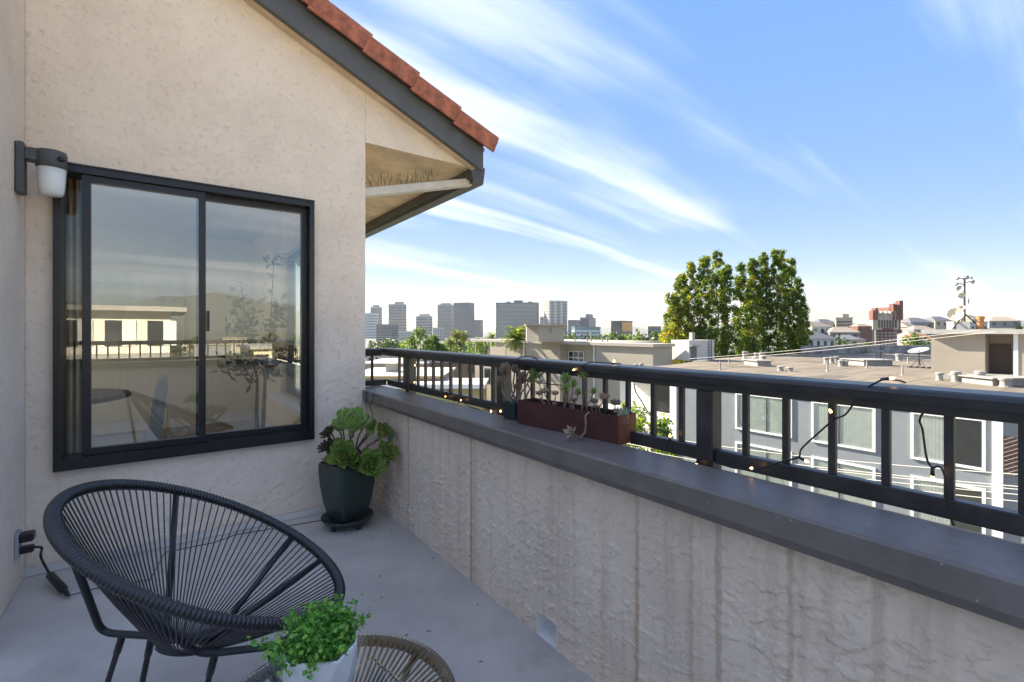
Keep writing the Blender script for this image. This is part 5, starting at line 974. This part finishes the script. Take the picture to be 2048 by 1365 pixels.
h0 = PZ(1078, 684, zrB); O_, a_, n_ = frame_of(h0, math.atan2(RT[1], RT[0])); dH = dep(h0); sx = dH/F
b = MB(); lbox(b, O_, a_, n_, 0, 50*sx, 0, 4, zrB, zrB+33*sx); b._add([tuple(O_+a_*s_-n_*t_+Vector((0, 0, z-O_.z))) for z in (zrB, zrB+33*sx) for (s_, t_) in ((-24*sx, 1.6), (0, 0.002), (0, 3.9), (-24*sx, 3.9))], [(0, 3, 2, 1), (4, 5, 6, 7), (0, 1, 5, 4), (1, 2, 6, 5), (2, 3, 7, 6), (3, 0, 4, 7)]); rh = b.build('roof_house', M_bb, bb)
b = MB(); lbox(b, O_, a_, n_, -27*sx, 54*sx, -0.35, 4.3, zrB+33*sx, zrB+35.5*sx); b.build('roof_slab', M_conc, rh); b = MB(); lbox(b, O_, a_, n_, 20*sx, 26*sx, -0.05, -0.003, zrB+17*sx, zrB+28*sx); b.build('louvre', M_t2, rh)
b = MB()
for (u, hh) in ((1150, .5), (1175, .5), (1182, 1.1), (1205, .4), (1215, .5)): p = PX(u, 688, XB+3); b.lathe([(0.09, 0), (0.08, hh*.7), (0.14, hh*.72), (0.12, hh)], (p[0], p[1], zrB), 8); b.build('roof_vent', M_vent, bb) if False else None
b.build('roof_pipes', M_vent, bb)
# utility pole before the beige building, overhead cables
up = PX(1049.5, 683, 31.0); po = thing('utility_pole', (up[0], up[1], GZ), 'weathered wooden utility pole before the beige building', 'pole'); b = MB(); b.smooth = True; b.tube([(up[0], up[1], GZ), (up[0], up[1], up[2])], [0.17, 0.125], 10); b.build('pole', mat('pole_wood', (0.17, 0.13, 0.10), 0.9, var=0.25, vscale=6), po)
M_cable = mat('pale_cable', (0.55, 0.52, 0.46), 0.6)
for i, (ua, va, ub, vb_, x_) in enumerate(((1275, 862, 2300, 968, 14), (1275, 875, 2300, 996, 14.4), (1275, 886, 2300, 1014, 14.8), (1275, 893, 2300, 1030, 15.2), (1275, 880, 2300, 1003, 16))):
    pa = PX(ua-60, va-6, x_); pb_ = PX(ub, vb_, x_); pts = [pa*(1-t_)+pb_*t_-np.array([0, 0, 0.25*math.sin(PI*t_)]) for t_ in np.linspace(0, 1, 12)]
    b = MB(); b.tube(pts, 0.012, 5); o = b.build('overhead_cable', M_cable); tag(o, 'thin pale overhead cable strung before the grey blue apartment block', 'cable', 'overhead cables')
for (ua, va, ub, vb_, d0, d1) in ((1380, 718, 1960, 661, 42, 26), (1385, 723, 1990, 664, 42, 25)):
    b = MB(); pa = PD(ua, va, d0); pb_ = PD(ub, vb_, d1); b.tube([pa*(1-t_)+pb_*t_-np.array([0, 0, 0.12*math.sin(PI*t_)]) for t_ in np.linspace(0, 1, 10)], 0.015, 5); o = b.build('overhead_cable', M_cable); tag(o, 'pale cable crossing above the tan roof to the stair house', 'cable', 'roof cables')

# ------------------------------------------------------------------ low buildings down on the left
def low(name, label, u0, u1, v, z, dpt, wm_, rm, over=0.4, hb=None, yaw=None, win=0):
    p0 = PZ(u0, v, z); p1 = PZ(u1, v, z); O_ = Vector(tuple(p0)); a_ = Vector(tuple(p1-p0)); L = a_.length; a_.normalize(); n_ = Vector((a_.y, -a_.x, 0)); t = thing(name, (p0[0], p0[1], GZ-6), label, 'building')
    b = MB(); lbox(b, O_, a_, n_, 0, L, 0, dpt, GZ-8, z-0.35); b.build('wall', wm_, t); b = MB(); lbox(b, O_, a_, n_, -over, L+over, -over, dpt+over, z-0.35, z); b.build('roof', rm, t)
    for i in range(win): s_ = L*(i+.3)/win; b = MB(); lbox(b, O_, a_, n_, s_, s_+L*.35/win, -0.06, -0.002, z-2.3, z-1.0); b.build('window', M_win, t)
    return t, O_, a_, n_, L
M_yg = mat('olive_yellow_fascia', (0.36, 0.33, 0.13), 0.8, var=0.06); M_wr = mat('white_gravel_roof', (0.36, 0.35, 0.33), 0.9, var=0.1, vscale=0.5); M_cr = mat('cream_wall', (0.40, 0.345, 0.26), 0.9, var=0.06)
t, O_, a_, n_, L = low('garage_building', 'long low building with an olive yellow wall and white flat roof', 700, 965, 772, -5.2, 9, M_yg, M_wr, .3)
b = MB(); lbox(b, O_, a_, n_, -0.35, L+.35, -0.36, -0.31, -5.5, -5.0); b.build('fascia', M_white, t)
t, O_, a_, n_, L = low('flat_roofed_house', 'flat roofed house with an ochre fascia and a square roof vent', 690, 880, 752, -4.6, 14, M_cr, M_wr, .4)
b = MB(); lbox(b, O_, a_, n_, L*.30, L*.42, 6, 8, -4.6, -3.4); b.build('roof_box', M_cr, t); b = MB(); lbox(b, O_, a_, n_, -.45, L+.45, -.47, -.41, -5.0, -4.62); b.build('fascia', mat('ochre_fascia', (0.42, 0.30, 0.12), 0.8), t)
low('flat_roofed_house', 'long cream low building beyond the olive walled garage', 720, 850, 727, -4.5, 16, M_cr, M_conc, .3, win=5)
low('flat_roofed_house', 'brown walled low house under the palms', 850, 960, 722, -4.4, 12, mat('brown_wall', (0.22, 0.17, 0.12), 0.9), M_conc, .5, win=3)
low('white_house', 'white low house beside the round green trees', 733, 790, 708, -4.8, 14, M_t4, M_conc, .3, win=4)
# mansard house and hill houses on the right
rs = random.Random(21)
def house(name, label, u, v, d, w_, h_, wallm, roofm, hip=True, group=None, wins=3, yaw=0.3, dp_=None):
    p = PD(u, v, d); O_, a_, n_ = frame_of(p, math.atan2(RT[1], RT[0])+yaw); dp_ = dp_ or w_*0.8; z0 = p[2]; t = thing(name, (p[0], p[1], z0-6), label, 'house', group)
    b = MB(); lbox(b, O_, a_, n_, -w_/2, w_/2, 0, dp_, min(z0-6, gz(p[0], p[1])-1), z0+h_); b.build('wall', wallm, t)
    b = MB(); e = 0.35; q = [O_+a_*s_-n_*t_ for (s_, t_) in ((-w_/2-e, -e), (w_/2+e, -e), (w_/2+e, dp_+e), (-w_/2-e, dp_+e))]; rg0 = O_-n_*(dp_/2)+(a_*(-w_*.22)); rg1 = O_-n_*(dp_/2)+a_*(w_*.22); zz = Vector((0, 0, h_)); zr2 = Vector((0, 0, h_+w_*0.2))
    b._add([tuple(p_+zz) for p_ in q]+[tuple(rg0+zr2), tuple(rg1+zr2)], [(0, 1, 5, 4), (1, 2, 5), (2, 3, 4, 5), (3, 0, 4), (3, 2, 1, 0)]); b.build('roof', roofm, t)
    for i in range(wins): s_ = -w_/2+w_*(i+.3)/wins; b = MB(); lbox(b, O_, a_, n_, s_, s_+w_*.38/wins, -0.06, -0.003, z0+h_*.3, z0+h_*.78); b.build('window', M_win, t)
    return t
M_slate = mat('grey_slate', (0.13, 0.13, 0.14), 0.8, var=0.1, vscale=2); M_terrar = mat('red_roof', (0.30, 0.12, 0.07), 0.85, var=0.15, vscale=2); M_tanr = mat('tan_roof', (0.30, 0.25, 0.19), 0.9, var=0.1, vscale=1)
t_ = house('mansard_house', 'pale blue grey house with a dark mansard roof behind the stained wall', 1637, 699, 85, 6.6, 1.9, mat('pale_blue_house', (0.46, 0.49, 0.52), 0.8), M_slate, wins=5, yaw=0.1)
b = MB(); p = PD(1633, 683, 86); b.box((p[0]-.3, p[1]-.3, p[2]-1.2), (p[0]+.3, p[1]+.3, p[2]+.9)); b.build('chimney', M_white, t_)
hl = [(1618, 668, 300, 16, 5, 0, 0), (1645, 672, 260, 14, 5, 1, 0), (1660, 664, 340, 16, 6, 0, 2), (1730, 672, 300, 9, 6, 2, 0), (1735, 664, 400, 10, 5, 3, 0), (1722, 694, 200, 6, 3, 0, 2), (1830, 672, 330, 16, 6, 0, 0), (1845, 661, 420, 22, 7, 3, 2), (1836, 686, 240, 9, 4, 1, 0), (1842, 696, 190, 8, 4, 0, 1), (1690, 698, 180, 9, 3.5, 0, 2), (1850, 680, 280, 12, 6, 3, 0), (1890, 655, 500, 24, 7, 0, 2), (2010, 655, 520, 26, 7, 3, 0), (1960, 652, 600, 30, 8, 0, 0), (1690, 684, 250, 14, 5, 3, 0)]
where = ['at the edge of the sycamores','above the mansard house','on the crest left of the beige apartment tower','between the two towers','on the crest between the two towers','low before the brick tower','right of the brick tower','on the crest right of the brick tower','below the crest right of the brick tower','low right of the brick tower','low before the beige apartment tower','beside the satellite dish','on the ridge left of the antenna mast','on the ridge right of the flue pipe','on the ridge behind the flue pipe','below the beige apartment tower']
colr = ['cream', 'white', 'brick red', 'grey']; rcol = ['tan', 'red tiled', 'slate']
for i, (u, v, d, w_, h_, ci, ri) in enumerate(hl):
    house('hillside_house', '%s hillside house with a %s roof %s' % (colr[ci], rcol[ri], where[i]), u, v, d, w_, h_, [M_cr, M_t4, MATS['red_brick'], M_t2][ci], [M_tanr, M_terrar, M_slate][ri], group='houses on the hillside', yaw=rs.uniform(-.5, .6))
# reflected neighbours behind the camera (mirrored in the window)
def mir(p): return np.array([p[0], -p[1], p[2]])
t = thing('cream_house', (-2, -30, GZ), 'two storey cream house behind the balcony, mirrored in the window', 'house')
pL = mir(PD(180, 610, 22)); pR = mir(PD(335, 610, 22)); yb_ = -29.0; xa = -21.5; xb_ = float(mir(PD(335, 610, 22))[0])+0.2; ztp = CAM[2]+(CV-606)/F*22  # front stretched left, outside the mirror image, to bounce sunlight onto the balcony
b = MB(); b.box((xa, yb_-8, GZ-1), (xb_, yb_, ztp-0.25)); b.build('wall', mat('cream_house_wall', (0.78, 0.70, 0.56), 0.9, var=0.05), t); b = MB(); b.box((xa-.5, yb_-8.5, ztp-.25), (xb_+.7, yb_+.7, ztp)); b.build('roof', M_conc, t)
for row in range(3):
    for k in range(12): b = MB(); b.box((xa+0.4+k*1.75, yb_+0.003, ztp-2.1-row*2.7), (xa+1.7+k*1.75, yb_+0.05, ztp-0.75-row*2.7)); w_ = b.build('window', M_win, t); b = MB(); b.box((xa+1.1+k*1.75, yb_+0.051, ztp-2.1-row*2.7), (xa+1.68+k*1.75, yb_+0.06, ztp-.75-row*2.7)); b.build('curtain', M_blind, w_)
b = MB(); b.box((xa, yb_+0.003, ztp-2.75), (xb_, yb_+0.9, ztp-2.5)); b.build('balcony', M_conc, t)
t = thing('yellow_house', (7, -38, GZ), 'pale yellow three storey house behind the balcony, mirrored in the window', 'house')
b = MB(); b.box((4.5, -46, GZ-1), (24.5, -38, -0.2)); b.build('wall', mat('pale_yellow_wall', (0.72, 0.62, 0.40), 0.9), t); b = MB(); b.box((4.2, -46.3, -.2), (24.8, -37.7, 0.05)); b.build('roof', M_conc, t)  # added width on the right returns more sunlight to the shaded wall
for row in range(3):
    for k in range(11): b = MB(); b.box((5.0+k*1.7, -37.998, -2.2-row*2.8), (6.1+k*1.7, -37.95, -0.95-row*2.8)); b.build('window', M_white, t)
rs2 = random.Random(31)
for i in range(46):
    an = math.radians(rs2.uniform(150, 222)); d = rs2.uniform(70, 420); x, y = d*math.sin(an), d*math.cos(an); h_ = rs2.uniform(5, 9); w_ = rs2.uniform(9, 16); z = gz(x, y)
    t = thing('town_house', (x, y, z), '%s flat roofed house in the town behind the balcony' % ['cream', 'white', 'grey', 'tan'][i % 4], 'house', 'houses behind the balcony'); b = MB(); b.box((x-w_/2, y-5, z-2), (x+w_/2, y+5, z+h_)); b.build('wall', [M_cr, M_t4, M_t2, M_bb][i % 4], t); b = MB(); b.box((x-w_/2-.4, y-5.4, z+h_), (x+w_/2+.4, y+5.4, z+h_+.4)); b.build('roof', [M_conc, M_terrar, M_tanr][i % 3], t)

# ------------------------------------------------------------------ trees
def tree(name, label, base, cols, zlow, mats, nleaf, lsize, seed, group=None, cat='tree', clump=0.55, trunk_r=0.14, limbs=True, p=None):
    """cols: list of (x, y, ztop, radius): upright leaders of the crown filled with leaf clumps"""
    rg = np.random.default_rng(seed); base = np.array(base, dtype=float); t = thing(name, base, label, cat, group)
    b = MB(); b.smooth = True; zk = base[2]+(zlow-base[2])*0.7
    for (x, y, zt2, r) in cols:
        n = 7; path = [np.array([base[0], base[1], base[2]]), np.array([base[0]*.75+x*.25, base[1]*.75+y*.25, zk])] + [np.array([x+rg.normal()*r*.10, y+rg.normal()*r*.10, zlow+(zt2-zlow)*k/n]) for k in range(1, n)]
        b.tube(path, np.linspace(trunk_r, 0.02, len(path)), 6)
        if limbs:
            for k in range(14): f = rg.uniform(.05, .9); z = zlow+(zt2-zlow)*f; an = rg.uniform(0, 2*PI); L = r*(1.05-f*.55); b.tube([(x, y, z-.4*L), (x+L*.6*math.cos(an), y+L*.6*math.sin(an), z+.1*L), (x+L*math.cos(an), y+L*math.sin(an), z+.5*L)], [.035, .022, .008], 4, caps=False)
    b.build('trunk', M_bark, t)
    C_ = []; W_ = []
    for (x, y, zt2, r) in cols:
        n = max(10, int((zt2-zlow)*r*9))
        for k in range(n):
            f = rg.uniform(0, 1)**0.9; prof = min(1.0, 0.75+f*1.2)*(1-max(0, f-.5)/.5*0.62); rad = r*prof*math.sqrt(rg.uniform(0.05, 1)); an = rg.uniform(0, 2*PI); C_.append((x+rad*math.cos(an), y+rad*math.sin(an), zlow+(zt2-zlow)*f)); W_.append(rg.uniform(.5, 1.25)*clump*(1-.45*f))
    C_ = np.array(C_); W_ = np.array(W_); k = rg.integers(0, len(C_), nleaf); P_ = C_[k]+rg.normal(size=(nleaf, 3))*(W_[k][:, None]*np.array([.5, .5, .55])); V_, F_ = leaves(P_, lsize, rg, up=.2, asp=.75)
    tone = rg.normal(size=len(C_))[k]*0.7+rg.normal(size=nleaf)*0.55; mi = np.clip(np.digitize(tone, p or [-.5, .55, 1.35]), 0, len(mats)-1)
    npmesh('crown', V_, F_, mats, mi=mi, parent=t, kind='stuff'); return t
LG = [leafmat('leaf_dark', (0.07, 0.12, 0.022), .5), leafmat('leaf_green', (0.11, 0.185, 0.03), .55), leafmat('leaf_yellowgreen', (0.20, 0.25, 0.035), .6), leafmat('leaf_gold', (0.36, 0.30, 0.035), .6)]
LD = [leafmat('pine_dark', (0.025, 0.045, 0.018), .25), leafmat('pine_mid', (0.045, 0.075, 0.024), .3), leafmat('pine_light', (0.08, 0.115, 0.035), .35)]
LB = [leafmat('bush_dark', (0.04, 0.085, 0.02), .35), leafmat('bush_green', (0.075, 0.15, 0.025), .45), leafmat('bush_lime', (0.17, 0.24, 0.035), .5)]
DT = 62.0
def pcol(u, vt, rpx, d): p = PD(u, vt, d); return (p[0], p[1], p[2], rpx/F*d*(1.22 if d < 65 else 1.0))
groups = [('tall sycamore with a rounded golden crown left of the row', [(1346, 588, 20), (1362, 548, 19), (1384, 528, 18)], 1368, 62, [-.9, .1, .8]), ('tall sycamore with the fullest green crown behind the roof shed', [(1410, 515, 19), (1433, 506, 20), (1456, 532, 17)], 1433, 61, None),
          ('slim sycamore with a thin spire beside the full crown', [(1481, 525, 12), (1500, 560, 13)], 1486, 64, [-.2, .9, 1.7]), ('tall airy sycamore with bare stems showing through', [(1507, 517, 14), (1526, 506, 14)], 1518, 61, [-.3, .8, 1.5]), ('tallest sycamore with a ragged drooping edge at the end of the row', [(1555, 500, 21), (1577, 520, 19), (1596, 560, 15), (1606, 610, 14)], 1572, 62, None)]
for i, (lb, cs, ub, d, pp) in enumerate(groups):
    bs = PD(ub, 760, d); z0 = gz(bs[0], bs[1]); tree('sycamore_tree', lb, (bs[0], bs[1], z0), [pcol(u, v, r, d+((j % 2)-.5)*1.5) for j, (u, v, r) in enumerate(cs)], CAM[2]-(722-CV)/F*d, LG, 9500*len(cs), .215, 40+i, 'row of tall sycamores', p=pp, clump=.50)
d = 58; bs = PD(1335, 740, d); tree('sunlit_bush_tree', 'low tree with sunlit yellow in its leaf colour at the foot of the sycamore row', (bs[0], bs[1], gz(bs[0], bs[1])), [pcol(1340, 652, 24, d), pcol(1362, 668, 20, d)], CAM[2]-(735-CV)/F*d, [LG[1], LG[2], LG[3]], 3200, .26, 77, p=[-.8, .2], limbs=False)  # yellow of the sunlight is put into these leaf tones
# round trees on the left
d = 95
for i, (lb, cs) in enumerate((('broad rounded dense green tree before the banded tower', [(818, 676, 22), (838, 658, 24), (856, 680, 18)]), ('dense pointed green tree right of the broad rounded one', [(868, 672, 17), (885, 690, 16)]))):
    bs = PD(cs[0][0]+10, 760, d); tree('dense_tree', lb, (bs[0], bs[1], gz(bs[0], bs[1])), [pcol(u, v, r, d+(i-.5)*3) for (u, v, r) in cs], CAM[2]-(735-CV)/F*d, LB, 4200, .34, 90+i, 'green trees above the low roofs', limbs=False, clump=1.0)
bc = [(float(q[0]), float(q[1]), float(q[2]), r_) for (q, r_) in ((PX(1262, 800, 19.0), 1.0), (PX(1290, 822, 18.6), 1.1), (PX(1318, 842, 18.2), 1.0), (PX(1240, 830, 18.4), .9), (PX(1345, 890, 18.0), .9))]
tree('garden_bush', 'sunny yellow green bush below the railing beside the white balconies', (bc[1][0], bc[1][1], GZ), bc, -9.8, [LB[1], LB[2], LG[2]], 9000, .17, 61, limbs=False, cat='bush', clump=.5)
# palms
def palm(u, v, d, R, label, seed, fronds=46, trunk=True, m=None):
    rg = np.random.default_rng(seed); c_ = PD(u, v, d); z0 = gz(c_[0], c_[1]); t = thing('palm_tree', (c_[0], c_[1], z0), label, 'palm', 'palms'); b = MB(); b.smooth = True
    b.tube([(c_[0], c_[1], z0), (c_[0]+.1, c_[1], (z0+c_[2])/2), tuple(c_)], [.28, .2, .2], 8); b.build('trunk', M_bark, t); V = []; Fq = []
    for i in range(fronds):
        an = rg.uniform(0, 2*PI); el = rg.uniform(-.7, 1.3); d0 = np.array([math.cos(an)*math.cos(el), math.sin(an)*math.cos(el), math.sin(el)]); sd2 = np.cross(d0, [0, 0, 1.0]); sd2 /= np.linalg.norm(sd2)+1e-6; L = R*rg.uniform(.75, 1.1); pp = np.array(c_)
        for k in range(7):
            dr = d0.copy(); dr[2] -= k*.17; dr /= np.linalg.norm(dr); q = pp+dr*L/7
            for s_ in (-1, 1):
                w2 = L*.20*(1-abs(k-2.5)/5); n0 = len(V); V += [pp, q, q+sd2*s_*w2+dr*w2*.5-np.array([0, 0, w2*.35])]; Fq.append((n0, n0+1, n0+2))
            pp = q
    npmesh('fronds', np.array(V), np.array(Fq), [m or LD[1], LG[2]], mi=rg.integers(0, 2, len(Fq)), parent=t, kind='stuff')
palm(913, 671, 125, 2.6, 'fan palm with a browning crown before the dark tower', 1, 80, m=mat('palm_brown', (.19, .16, .07), .8)); palm(927, 673, 130, 2.5, 'second fan palm close beside the browning one', 2, 80, m=MATS['palm_brown']); palm(901, 684, 115, 2.2, 'shorter green fan palm left of the browning pair', 3, 60); palm(1036, 678, 62, 2.6, 'feathery date palm beside the roof house', 4, 90, m=leafmat('palm_green', (.10, .14, .03), .4)); palm(985, 676, 140, 2.5, 'small palm above the beige building canopy', 5, 60)
# belt of background trees at the foot of the skyline and on the hill: individuals sharing a few crowns
protos = []
for k in range(6):
    rg = np.random.default_rng(200+k); n = 420; conif = k == 5; C_ = []
    for i in range(26):
        if conif: f = i/26; C_.append(((1-f)*.32*rg.normal()*.6, (1-f)*.32*rg.normal()*.6, .15+f*.85))
        else: a_ = rg.normal(size=3); a_ /= np.linalg.norm(a_); C_.append(tuple(a_*np.array([.44, .44, .34])*rg.uniform(.45, 1)+np.array([0, 0, .58])))
    C_ = np.array(C_); q = rg.integers(0, 26, n); P_ = C_[q]+rg.normal(size=(n, 3))*(.055 if conif else .085); V_, F_ = leaves(P_, .10, rg, asp=.8); tone = rg.normal(size=26)[q]*.7+rg.normal(size=n)*.5; protos.append((V_, F_, np.digitize(tone, [-.3, .7])))
pm_ = {}
def far_tree(u, v, d, h_, k, leafset, label, grp):
    p = PD(u, v, d); z = float(p[2]); t = thing('distant_tree', (p[0], p[1], z-h_), label, 'tree', grp); key = (k, leafset)
    if key not in pm_:
        V_, F_, mi = protos[k]; o = npmesh('crown', V_, F_, [LD, LB, LG[:3]][leafset], mi=mi, kind='stuff', loc=(0, 0, 0)); pm_[key] = o.data; b = MB(); b.tube([(0, 0, -.6), (0, 0, .5)], [.035, .02], 5); tr_ = b.build('trunk', M_bark, None, loc=(0, 0, 0)); pm_[('t',)] = tr_.data; bpy.data.objects.remove(o); bpy.data.objects.remove(tr_)
    for nm, da in (('crown', pm_[key]), ('trunk', pm_[('t',)])):
        o = bpy.data.objects.new(nm, da); COL.objects.link(o); o.parent = t; o.scale = (h_, h_, h_); o.rotation_euler = (0, 0, random.uniform(0, 6))
        if nm == 'crown': o['kind'] = 'stuff'
random.seed(77)
names = ['dark evergreen', 'green rounded', 'olive green']
def belt(us, v0, v1, d0, d1, h0, h1, n, where, sets=(0, 1, 2)):
    for i in range(n):
        u = random.uniform(*us); d = random.uniform(d0, d1); ls = random.choice(sets); k = random.randrange(6); far_tree(u, random.uniform(v0, v1), d, random.uniform(h0, h1), k, ls, '%s tree %s' % (names[ls] if k < 5 else 'pointed conifer', where), 'trees '+where)
belt((735, 800), 676, 694, 180, 420, 7, 12, 26, 'at the foot of the pale office towers', (0, 0, 1, 2))
belt((890, 1000), 676, 692, 180, 500, 8, 13, 34, 'between the palms and the dark slab tower', (0, 1, 2))
belt((1095, 1225), 668, 682, 160, 420, 8, 13, 36, 'before the teal glass building', (0, 0, 1))
belt((1200, 1345), 664, 690, 90, 300, 7, 11, 44, 'before the bronze and gold block', (0, 0, 1, 2))
belt((1600, 1700), 668, 700, 120, 330, 5, 10, 16, 'on the hillside left of the beige apartment tower', (0, 1, 2))
belt((1660, 1760), 684, 700, 110, 240, 4, 7, 12, 'round the foot of the red brick tower', (2, 2, 1))
belt((1808, 1870), 664, 704, 110, 380, 4, 9, 16, 'on the hillside right of the red brick tower', (0, 1, 2))
belt((1860, 2048), 655, 662, 380, 650, 8, 13, 14, 'on the ridge behind the stair house', (0, 0, 1)); far_tree(2037, 650, 330, 11, 5, 0, 'lone dark conifer on the ridge beyond the stair house', 'ridge conifer')
belt((430, 620), 640, 662, -1, -1, 0, 0, 0, 'unused')
for i in range(60):
    an = math.radians(random.uniform(145, 225)); dd = random.uniform(60, 500); x, y = dd*math.sin(an), dd*math.cos(an); h_ = random.uniform(6, 11); t = thing('town_tree', (x, y, gz(x, y)), 'green tree among the houses behind the balcony', 'tree', 'trees behind the balcony')
    o = bpy.data.objects.new('crown', pm_[random.choice([q for q in pm_ if q != ('t',)])]); COL.objects.link(o); o.parent = t; o.scale = (h_, h_, h_); o['kind'] = 'stuff'
hz = MB(); hz.box((-6600, -6600, -60), (6600, 6600, 520)); ho = hz.build('haze', None, loc=(0, 0, -60)); ho.data.materials.clear(); ho['kind'] = 'stuff'; ho['label'] = 'thin pale haze over the far skyline and hills'; ho['category'] = 'haze'
hm = bpy.data.materials.new('haze'); hm.use_nodes = True; hn_ = hm.node_tree.nodes; hn_.remove(hn_['Principled BSDF']); pv = hn_.new('ShaderNodeVolumePrincipled'); pv.inputs['Color'].default_value = (0.80, 0.87, 0.95, 1); pv.inputs['Density'].default_value = 0.000055; pv.inputs['Anisotropy'].default_value = 0.2
hm.node_tree.links.new(pv.outputs[0], hn_['Material Output'].inputs['Volume']); ho.data.materials.append(hm)
bpy.context.view_layer.update()
